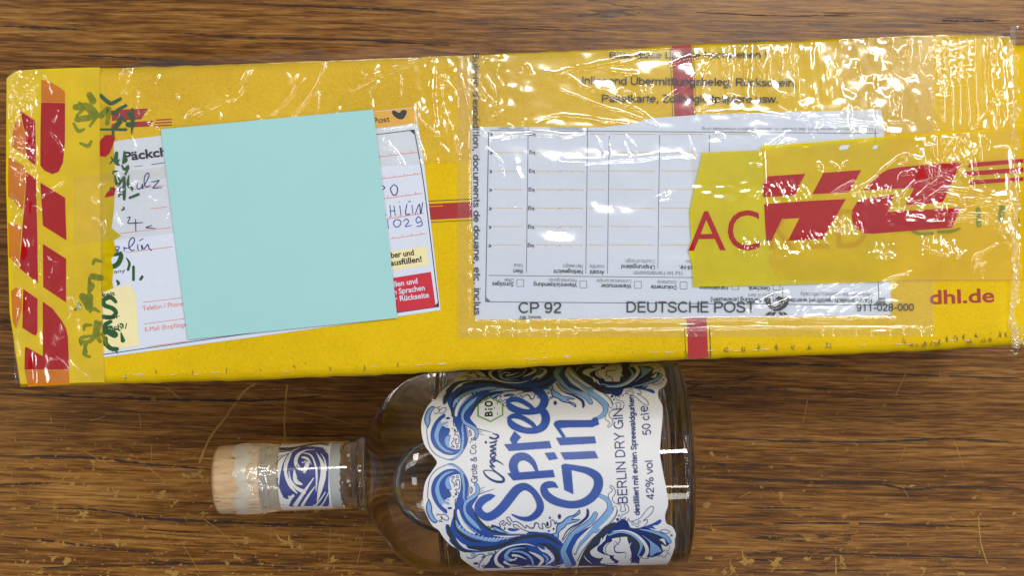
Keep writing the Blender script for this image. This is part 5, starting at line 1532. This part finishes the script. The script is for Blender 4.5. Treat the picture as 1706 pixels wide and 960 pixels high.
art("white", WE, [(930, 232), (820, 350), (720, 460), (672, 610)], [8, 40, 46, 24]); art("line_navy", WE, [(1300, 0), (1255, 120), (1100, 275), (925, 425), (785, 600), (715, 740)], [10, 10, 10, 10, 10, 10])
art("line_navy", WE, [(860, -10), (850, 95), (740, 190), (640, 240), (560, 310), (495, 425)], [26, 30, 24, 20, 16, 10]); art("top_navy", WE, [(880, 0), (870, 100), (760, 200), (650, 260), (590, 330), (500, 440)], 9)
art("line_navy", WE, [(745, -4), (672, 62), (566, 100), (492, 165), (432, 192), (410, 240), (398, 325), (330, 350), (436, 412), (452, 322), (536, 250), (566, 212), (705, 172), (752, 132), (650, 132), (668, 108), (752, 54)])
art("light", WE, [(736, 12), (680, 74), (572, 114), (502, 176), (442, 204), (424, 244), (412, 326), (360, 352), (428, 396), (438, 318), (526, 240), (558, 200), (700, 160), (734, 138), (636, 146), (656, 98), (738, 48)])
for x, y, r, ry in ((455, 92, 24, 36), (315, 110, 14, 16), (300, 300, 15, 15), (370, 270, 13, 16), (280, 200, 18, 34)):
    layers["top_navy"].append(dot(*Z(*WE, [(x, y)])[0], r / 8.725, ry / 8.725))
layers["light"].append(dot(*Z(*WE, [(458, 92)])[0], 1.5, 2.6))
art("top_navy", WE, [(0, 235), (40, 262), (85, 240), (108, 190), (150, 198), (160, 250), (215, 270), (200, 200), (240, 200), (270, 252), (330, 232), (330, 150), (372, 150), (392, 205), (410, 165), (430, 205), (470, 180)], 10)
art("base_navy", WE, [(1450, 180), (1250, 200), (1100, 320), (960, 470), (880, 600), (720, 830), (1000, 850), (1600, 830)])
art("charcoal", WE, [(1250, 200), (1130, 275), (980, 440), (860, 600), (770, 770)], [50, 70, 84, 90, 70])
art("white", WE, [(1065, 395), (1030, 490), (950, 550), (900, 600), (930, 660), (1020, 695), (1090, 690), (1050, 765), (1250, 758), (1190, 700), (1180, 660), (1100, 640), (1010, 590), (1010, 530), (1080, 470)])
art("white", WE, [(1160, 335), (1100, 390), (1080, 460), (1120, 430), (1130, 380)]); art("white", WE, [(805, 655), (850, 715), (920, 770)], [4, 12, 5])
art("white", WE, [(1420, 385), (1230, 408), (1215, 440), (1130, 490), (1088, 560), (1110, 620), (1180, 655), (1245, 650), (1240, 690), (1310, 735), (1300, 790), (1470, 780), (1500, 650), (1470, 520), (1440, 420)])
art("top_navy", WE, [(1330, 385), (1332, 450), (1262, 520), (1256, 590), (1300, 616), (1400, 606)], 12); art("top_navy", WE, [(1215, 440), (1140, 510), (1118, 580), (1150, 640), (1200, 650)], 10); art("top_navy", WE, [(1245, 650), (1235, 690), (1310, 735)], 9)
# right swirl
art("base_navy", WF, [(-10, 575), (110, 490), (220, 488), (390, 518), (480, 498), (600, 560), (700, 600), (745, 660), (720, 700), (690, 700), (640, 640), (660, 770), (560, 822), (420, 810), (320, 775), (300, 700), (200, 600), (60, 640)])
art("light", WF, [(90, 585), (200, 548), (310, 565), (400, 625), (438, 700), (400, 802)], [16, 26, 28, 28, 28, 12])
art("white", WF, [(130, 545), (260, 535), (380, 580), (470, 670), (498, 760), (440, 850)], [6, 12, 22, 34, 38, 40])
art("charcoal", WF, [(180, 592), (290, 602), (370, 660), (382, 730), (332, 772)], [16, 36, 52, 44, 16])
art("white", WF, [(255, 690), (285, 640), (300, 690), (330, 660), (295, 740), (250, 760), (210, 700), (220, 640)])
outlined(WF, [(420, 522), (560, 550), (690, 600), (738, 655)], [8, 26, 36, 38], o=10)
art("line_navy", WF, [(425, 560), (510, 640), (520, 700), (515, 820), (600, 782), (672, 765), (630, 700), (560, 640)]); art("light", WF, [(440, 580), (518, 650), (534, 700), (532, 806), (600, 770), (652, 758), (618, 705), (550, 655)])
art("white", WF, [(630, 632), (680, 625), (700, 690), (660, 650)]); art("charcoal", WF, [(500, 562), (600, 622), (695, 695)], [14, 40, 22])
art("base_blue", WF, [(470, 500), (560, 462), (640, 420), (648, 450), (610, 480), (560, 490), (590, 522), (520, 512)])
art("top_navy", WF, [(635, 542), (680, 524), (742, 545), (712, 566), (650, 552), (635, 542)], 5); layers["top_navy"].append(dot(*Z(*WF, [(760, 585)])[0], 1.7))
for x, y, r in ((350, 460, 14), (393, 478, 17), (417, 443, 12)):
    q = [(x + r * math.cos(a), y + r * math.sin(a)) for a in np.linspace(0, 2 * math.pi, 13)]
    art("top_navy", WF, q, 4)
art("top_navy", WF, [(92, 195), (88, 150), (132, 110), (104, 76), (118, 58), (150, 90), (162, 140), (130, 190), (150, 240), (220, 270), (218, 330), (270, 322), (254, 258), (290, 270), (302, 332), (230, 380), (218, 420), (272, 398), (250, 440), (282, 462), (300, 408), (322, 442), (390, 420), (440, 390), (500, 310), (550, 278), (567, 300), (540, 360), (458, 432), (502, 420), (490, 470), (450, 500), (380, 516)], 5)
outlined(WF, [(-10, 165), (60, 200), (100, 260), (92, 360), (40, 430), (-50, 530)], [30, 38, 46, 56, 58, 60], o=9)
outlined(WF, [(160, 295), (148, 350), (90, 430), (0, 510)], [28, 36, 34, 30], "white", o=9)
for p in ([(310, 850), (332, 820), (322, 852), (372, 830), (420, 842), (440, 790), (452, 832), (520, 830)], [(620, 812), (650, 800), (682, 822), (720, 770), (742, 792)], [(670, 740), (722, 752), (742, 700)], [(320, 800), (350, 790), (330, 820)], [(200, 690), (160, 650), (145, 700), (170, 760), (270, 770), (262, 830)], [(130, 800), (150, 840), (200, 858)], [(205, 605), (210, 650)]):
    art("top_navy", WF, p, 4.5)
for x, y, r in ((200, 377, 9), (185, 418, 16), (212, 460, 16), (232, 355, 4)):
    layers["top_navy"].append(dot(*Z(*WF, [(x, y)])[0], r / 6.4))

RL = RB
for name, key, mat, lift in (("wave_print", "base_navy", B_nav, .00018), ("wave_print", "base_blue", B_blu, .00022), ("wave_print", "charcoal", B_blk, .00026), ("wave_print", "line_navy", B_nav, .00030),
                             ("wave_print", "light", B_lit, .00034), ("wave_print", "white", B_pap, .00038), ("wave_print", "top_navy", B_nav, .00042)):
    w = Wrap(RL, S0)
    for vf in layers[key]:
        w.add(vf, both=True)
    if w.V:
        w.build(name, mat, front, lift)

# ---- lettering
L2 = (680, 600, 5.054); L3 = (680, 770, 5.054); L4 = (900, 600, 5.054); L5 = (900, 770, 5.054)
w = Wrap(RL, S0)
def lt(win, pts, ws):
    w.add(ribbon([(a, b, ww / win[2]) for (a, b), ww in zip(Z(*win, pts), ws)], caps=False))
def lp(win, pts, smooth=False):
    w.add(fill(Z(*win, pts), smooth, grid=5))
# S
lt(L3, [(735, 285), (690, 292), (630, 320), (592, 370), (605, 425), (660, 460), (725, 440), (800, 375), (860, 300), (920, 230), (985, 208), (1050, 245), (1100, 320), (1112, 385), (1080, 440), (1020, 475), (950, 472), (872, 440)],
   [4, 50, 66, 62, 62, 66, 72, 76, 78, 74, 60, 50, 56, 62, 58, 44, 28, 10])
# p
lp(L3, [(835, 97), (1220, 68), (1236, 128), (885, 156)]); lt(L2, [(905, 960), (885, 890), (915, 830), (985, 818), (1050, 865), (1086, 940)], [64, 74, 74, 62, 44, 24])
# r
lp(L2, [(808, 715), (1190, 686), (1208, 745), (850, 770)]); lp(L2, [(855, 672), (895, 604), (952, 655), (920, 690), (915, 715), (880, 715)])
# e e
lt(L2, [(838, 500), (890, 478), (960, 492), (1040, 540), (1075, 575)], [24, 42, 40, 36, 26]); lt(L2, [(845, 495), (870, 545), (930, 580), (1000, 600), (1080, 595), (1140, 560), (1160, 500), (1140, 445), (1090, 430)], [20, 56, 56, 50, 56, 68, 70, 62, 40])
lt(L2, [(828, 355), (880, 338), (950, 350), (1020, 390), (1066, 430)], [20, 42, 40, 36, 26]); lt(L2, [(834, 352), (860, 400), (920, 430), (1000, 445), (1080, 435), (1130, 400), (1150, 345), (1125, 295), (1075, 262), (1045, 235)], [18, 54, 54, 46, 54, 66, 70, 66, 54, 30])
# G
lt(L5, [(150, 218), (110, 192), (55, 195), (30, 225), (55, 280), (120, 325), (200, 350), (280, 358), (370, 338), (445, 285), (488, 205), (480, 130), (410, 80), (310, 55), (200, 38)], [4, 50, 56, 60, 68, 66, 62, 62, 66, 74, 76, 74, 60, 48, 44])
lp(L5, [(178, 28), (215, 15), (262, 60), (280, 270), (203, 235)])
# i
lp(L4, [(170, 782), (460, 770), (490, 830), (205, 842)]); lp(L4, [(38, 786), (120, 780), (150, 835), (75, 846)])
# n
lp(L4, [(133, 660), (458, 648), (472, 705), (170, 722)]); lp(L4, [(112, 548), (125, 522), (160, 513), (300, 513), (430, 512), (450, 490), (480, 490), (498, 548), (440, 570), (230, 573), (168, 580), (215, 650), (190, 660)])
w.build("large_lettering", B_blu, front, .00050)
w = Wrap(RL, S0)
w.add(htext("Grote & Co.'s", (796, 804.5), (793, 730), 11, sw=.075))
w.add(htext("BERLIN DRY GIN", (1046, 838), (1037, 682), 16.5, sw=.075))
w.add(htext("destilliert mit echten Spreewaldgurken", (1066, 858), (1056, 660), 9.5, sw=.125))
w.add(htext("42% vol", (1090, 832), (1087, 768), 13, sw=.08)); w.add(htext("50 cl", (1085, 725), (1081, 690), 14, sw=.08)); w.add(htext("e", (1080, 687), (1079, 677), 16, sw=.07))
WB = (695, 700, 8.725)
def script(pts, ws):
    w.add(ribbon([(a, b, ww / 8.725) for (a, b), ww in zip(Z(*WB, pts), ws)], caps=False))
script([(1180, 790), (1100, 745), (1010, 735), (968, 750), (1000, 810), (1080, 870), (1170, 900), (1250, 895), (1255, 850), (1200, 800), (1130, 745), (1060, 670), (1130, 690)], [12, 10, 12, 16, 22, 28, 34, 36, 32, 24, 18, 16, 14])
script([(1130, 690), (1080, 640), (1065, 600), (1110, 570), (1140, 600), (1090, 620)], [18, 24, 22, 20, 18, 16]); script([(1060, 590), (1140, 590), (1220, 630), (1260, 662)], [18, 22, 14, 6])
script([(1140, 560), (1080, 550), (1070, 510), (1120, 490), (1145, 520), (1095, 545)], [20, 22, 20, 18, 18, 14]); script([(1065, 500), (1145, 490)], [20, 26]); script([(1145, 480), (1070, 455), (1150, 430)], [14, 24, 26]); script([(1150, 420), (1065, 395), (1130, 375), (1150, 350)], [14, 24, 26, 20])
script([(1050, 340), (1140, 325), (1160, 300)], [16, 26, 12]); script([(1150, 290), (1050, 255)], [14, 18]); script([(1050, 265), (1130, 280), (1180, 255), (1165, 225), (1100, 208)], [18, 24, 28, 22, 10])
w.add(dot(*Z(*WB, [(1000, 332)])[0], 1.9, 2.2))
w.build("small_lettering", B_nav, front, .00050)
# emblem
w = Wrap(RL, S0)
hexo = Z(*L2, [(690, 322), (800, 374), (800, 472), (693, 528), (585, 480), (585, 378)])
w.add(fill(hexo, False, grid=5)); w.build("hexagon_emblem", B_grn, front, .00046)
w = Wrap(RL, S0)
cx = sum(p[0] for p in hexo) / 6; cyy = sum(p[1] for p in hexo) / 6
w.add(fill([(cx + (x - cx) * .90, cyy + (y - cyy) * .90) for x, y in hexo], False, grid=5)); w.build("emblem_field", B_pap, front, .00050)
w = Wrap(RL, S0)
w.add(text2d("B", Z(*L2, [(710, 482)])[0], Z(*L2, [(709, 440)])[0], 12.5, bold=.03)); w.add(text2d("O", Z(*L2, [(710, 402)])[0], Z(*L2, [(709, 352)])[0], 12.5, bold=.04))
for y0, y1, x in ((405, 418, 728), (362, 470, 752)):
    a, b = Z(*L2, [(x, y1), (x - 1, y0)]); w.add(ribbon([(a[0], a[1], 1.1), (b[0], b[1], 1.1)], smooth=False, caps=False))
w.add(dot(*Z(*L2, [(655, 423)])[0], 1.6))
w.build("emblem_lettering", C_dk, front, .00056)
w = Wrap(RL, S0)
a, b = Z(*L2, [(712, 422), (672, 423)]); w.add(ribbon([(a[0], a[1], 3.0), (b[0], b[1], 3.0)], smooth=False, caps=False)); w.build("emblem_green_letter", B_grn, front, .00056)

# ---- neck label
RN = .0138
def neck_pt(u, s_, lift): return on_axis(u, s_ / RN, RN + lift)
n0 = [to_cyl(x, y, RN) for x, y in [(468, 790), (549, 787)]]
u0, u1 = n0[0][0] - .0014, n0[1][0]
def neck_patch(name, ua, ub, th0, th1, lift, mat, rag_=0.0):
    V, F = [], []
    n = 60
    rr = random.Random(5)
    for k in range(n + 1):
        th = th0 + (th1 - th0) * k / n
        j = rr.uniform(-1, 1) * rag_
        for t in (0, .25, .5, .75, 1):
            V.append(on_axis(ua + (ub + j - ua) * t, th, RN + lift))
    for k in range(n):
        for t in range(4):
            a = k * 5 + t
            F.append((a, a + 1, a + 6, a + 5))
    return mesh_obj(name, V, F, mat, bottle, True)
neck = neck_patch("neck_label", u0, u1, -2.0, 2.0, .00015, B_pap)
neck_patch("paper_strip", u1 + .0001, u1 + .0042, -2.3, 2.3, .00012, paint("grey paper strip", (168, 176, 182), .6, .06), .0004)
WN = (440, 720, 6.4)
def nart(w_, pts, ws=None):
    q = Z(*WN, pts)
    q = [(min(max(x, 460), 549), y) for x, y in q] if ws is None else q
    if ws is None:
        w_.add(fill(q, True, grid=3))
    else:
        ws = [ws] * len(q) if not isinstance(ws, (list, tuple)) else ws
        w_.add(ribbon([(a, b, c / 6.4) for (a, b), c in zip(q, ws)], caps=False))
class NW(Wrap):
    pass
w = NW(RN)
nart(w, [(175, 440), (205, 330), (262, 235), (350, 178), (500, 160), (640, 180), (685, 240), (690, 400), (685, 600), (690, 780), (600, 785), (480, 790), (270, 790), (280, 720), (300, 680), (250, 715), (205, 690), (165, 600), (165, 520)])
nart(w, [(130, 495), (145, 500), (140, 540), (165, 600)], 12)
w.build("wave_print", paint("neck label blue ink", (44, 58, 140), .42, .06), neck, .00020)
w = NW(RN)
nart(w, [(160, 190), (300, 182), (500, 142), (690, 128)], [34, 28, 16, 10]); nart(w, [(160, 220), (320, 200), (480, 165)], [12, 10, 5])
nart(w, [(130, 350), (170, 290), (240, 245), (300, 222)], [8, 9, 8, 6]); nart(w, [(560, 130), (690, 150)], [6, 12]); nart(w, [(205, 690), (205, 780)], 9); nart(w, [(135, 280), (200, 250)], 6)
w.build("wave_print", paint("neck label dark ink", (52, 44, 70), .45, .06), neck, .00024)
w = NW(RN)
for p, ws in [([(292, 235), (240, 350), (232, 450), (280, 570), (352, 655)], [8, 26, 32, 36, 12]), ([(545, 195), (440, 205), (360, 255), (338, 330), (370, 385), (425, 425)], [4, 12, 34, 40, 40, 18]), ([(322, 410), (340, 520), (410, 562)], [14, 52, 14]),
              ([(400, 330), (460, 330), (450, 380), (420, 440)], [10, 36, 46, 30]), ([(265, 420), (285, 520), (350, 600), (445, 645)], [8, 20, 34, 46]), ([(400, 275), (460, 290), (505, 350)], [16, 26, 6]), ([(410, 230), (500, 255), (548, 360), (562, 480), (555, 630)], [6, 16, 20, 22, 8]),
              ([(555, 225), (615, 330), (632, 450), (600, 600), (565, 742)], [4, 36, 60, 50, 8]), ([(605, 235), (645, 300), (665, 420)], [4, 14, 20]), ([(532, 490), (430, 635), (325, 790)], [10, 30, 46]), ([(545, 580), (470, 680), (400, 790)], [8, 24, 30]), ([(655, 640), (600, 720), (540, 790)], [10, 14, 18]), ([(690, 640), (640, 740), (600, 790)], [8, 12, 12]),
              ([(550, 640), (530, 780)], [4, 16]), ([(500, 640), (440, 790)], [4, 12]), ([(320, 670), (280, 710), (245, 790)], [26, 34, 30]), ([(262, 680), (270, 700)], [20, 10]), ([(380, 175), (290, 225), (225, 330), (212, 420)], [4, 10, 12, 8]), ([(640, 185), (680, 230)], [6, 14])]:
    nart(w, p, ws)
w.build("wave_print", B_pap, neck, .00028)
w = NW(RN)
nart(w, [(360, 350), (350, 375), (400, 385), (385, 420), (430, 425)], 8); nart(w, [(405, 320), (440, 330), (470, 310)], 7); nart(w, [(360, 510), (355, 490), (420, 500), (410, 530), (360, 520)], 7); nart(w, [(340, 440), (430, 455)], 6)
w.build("wave_print", B_nav, neck, .00032)

# loose wood veneer of scale: parts keep the place they were built in
for par in (parcel, bottle):
    adopt(par)
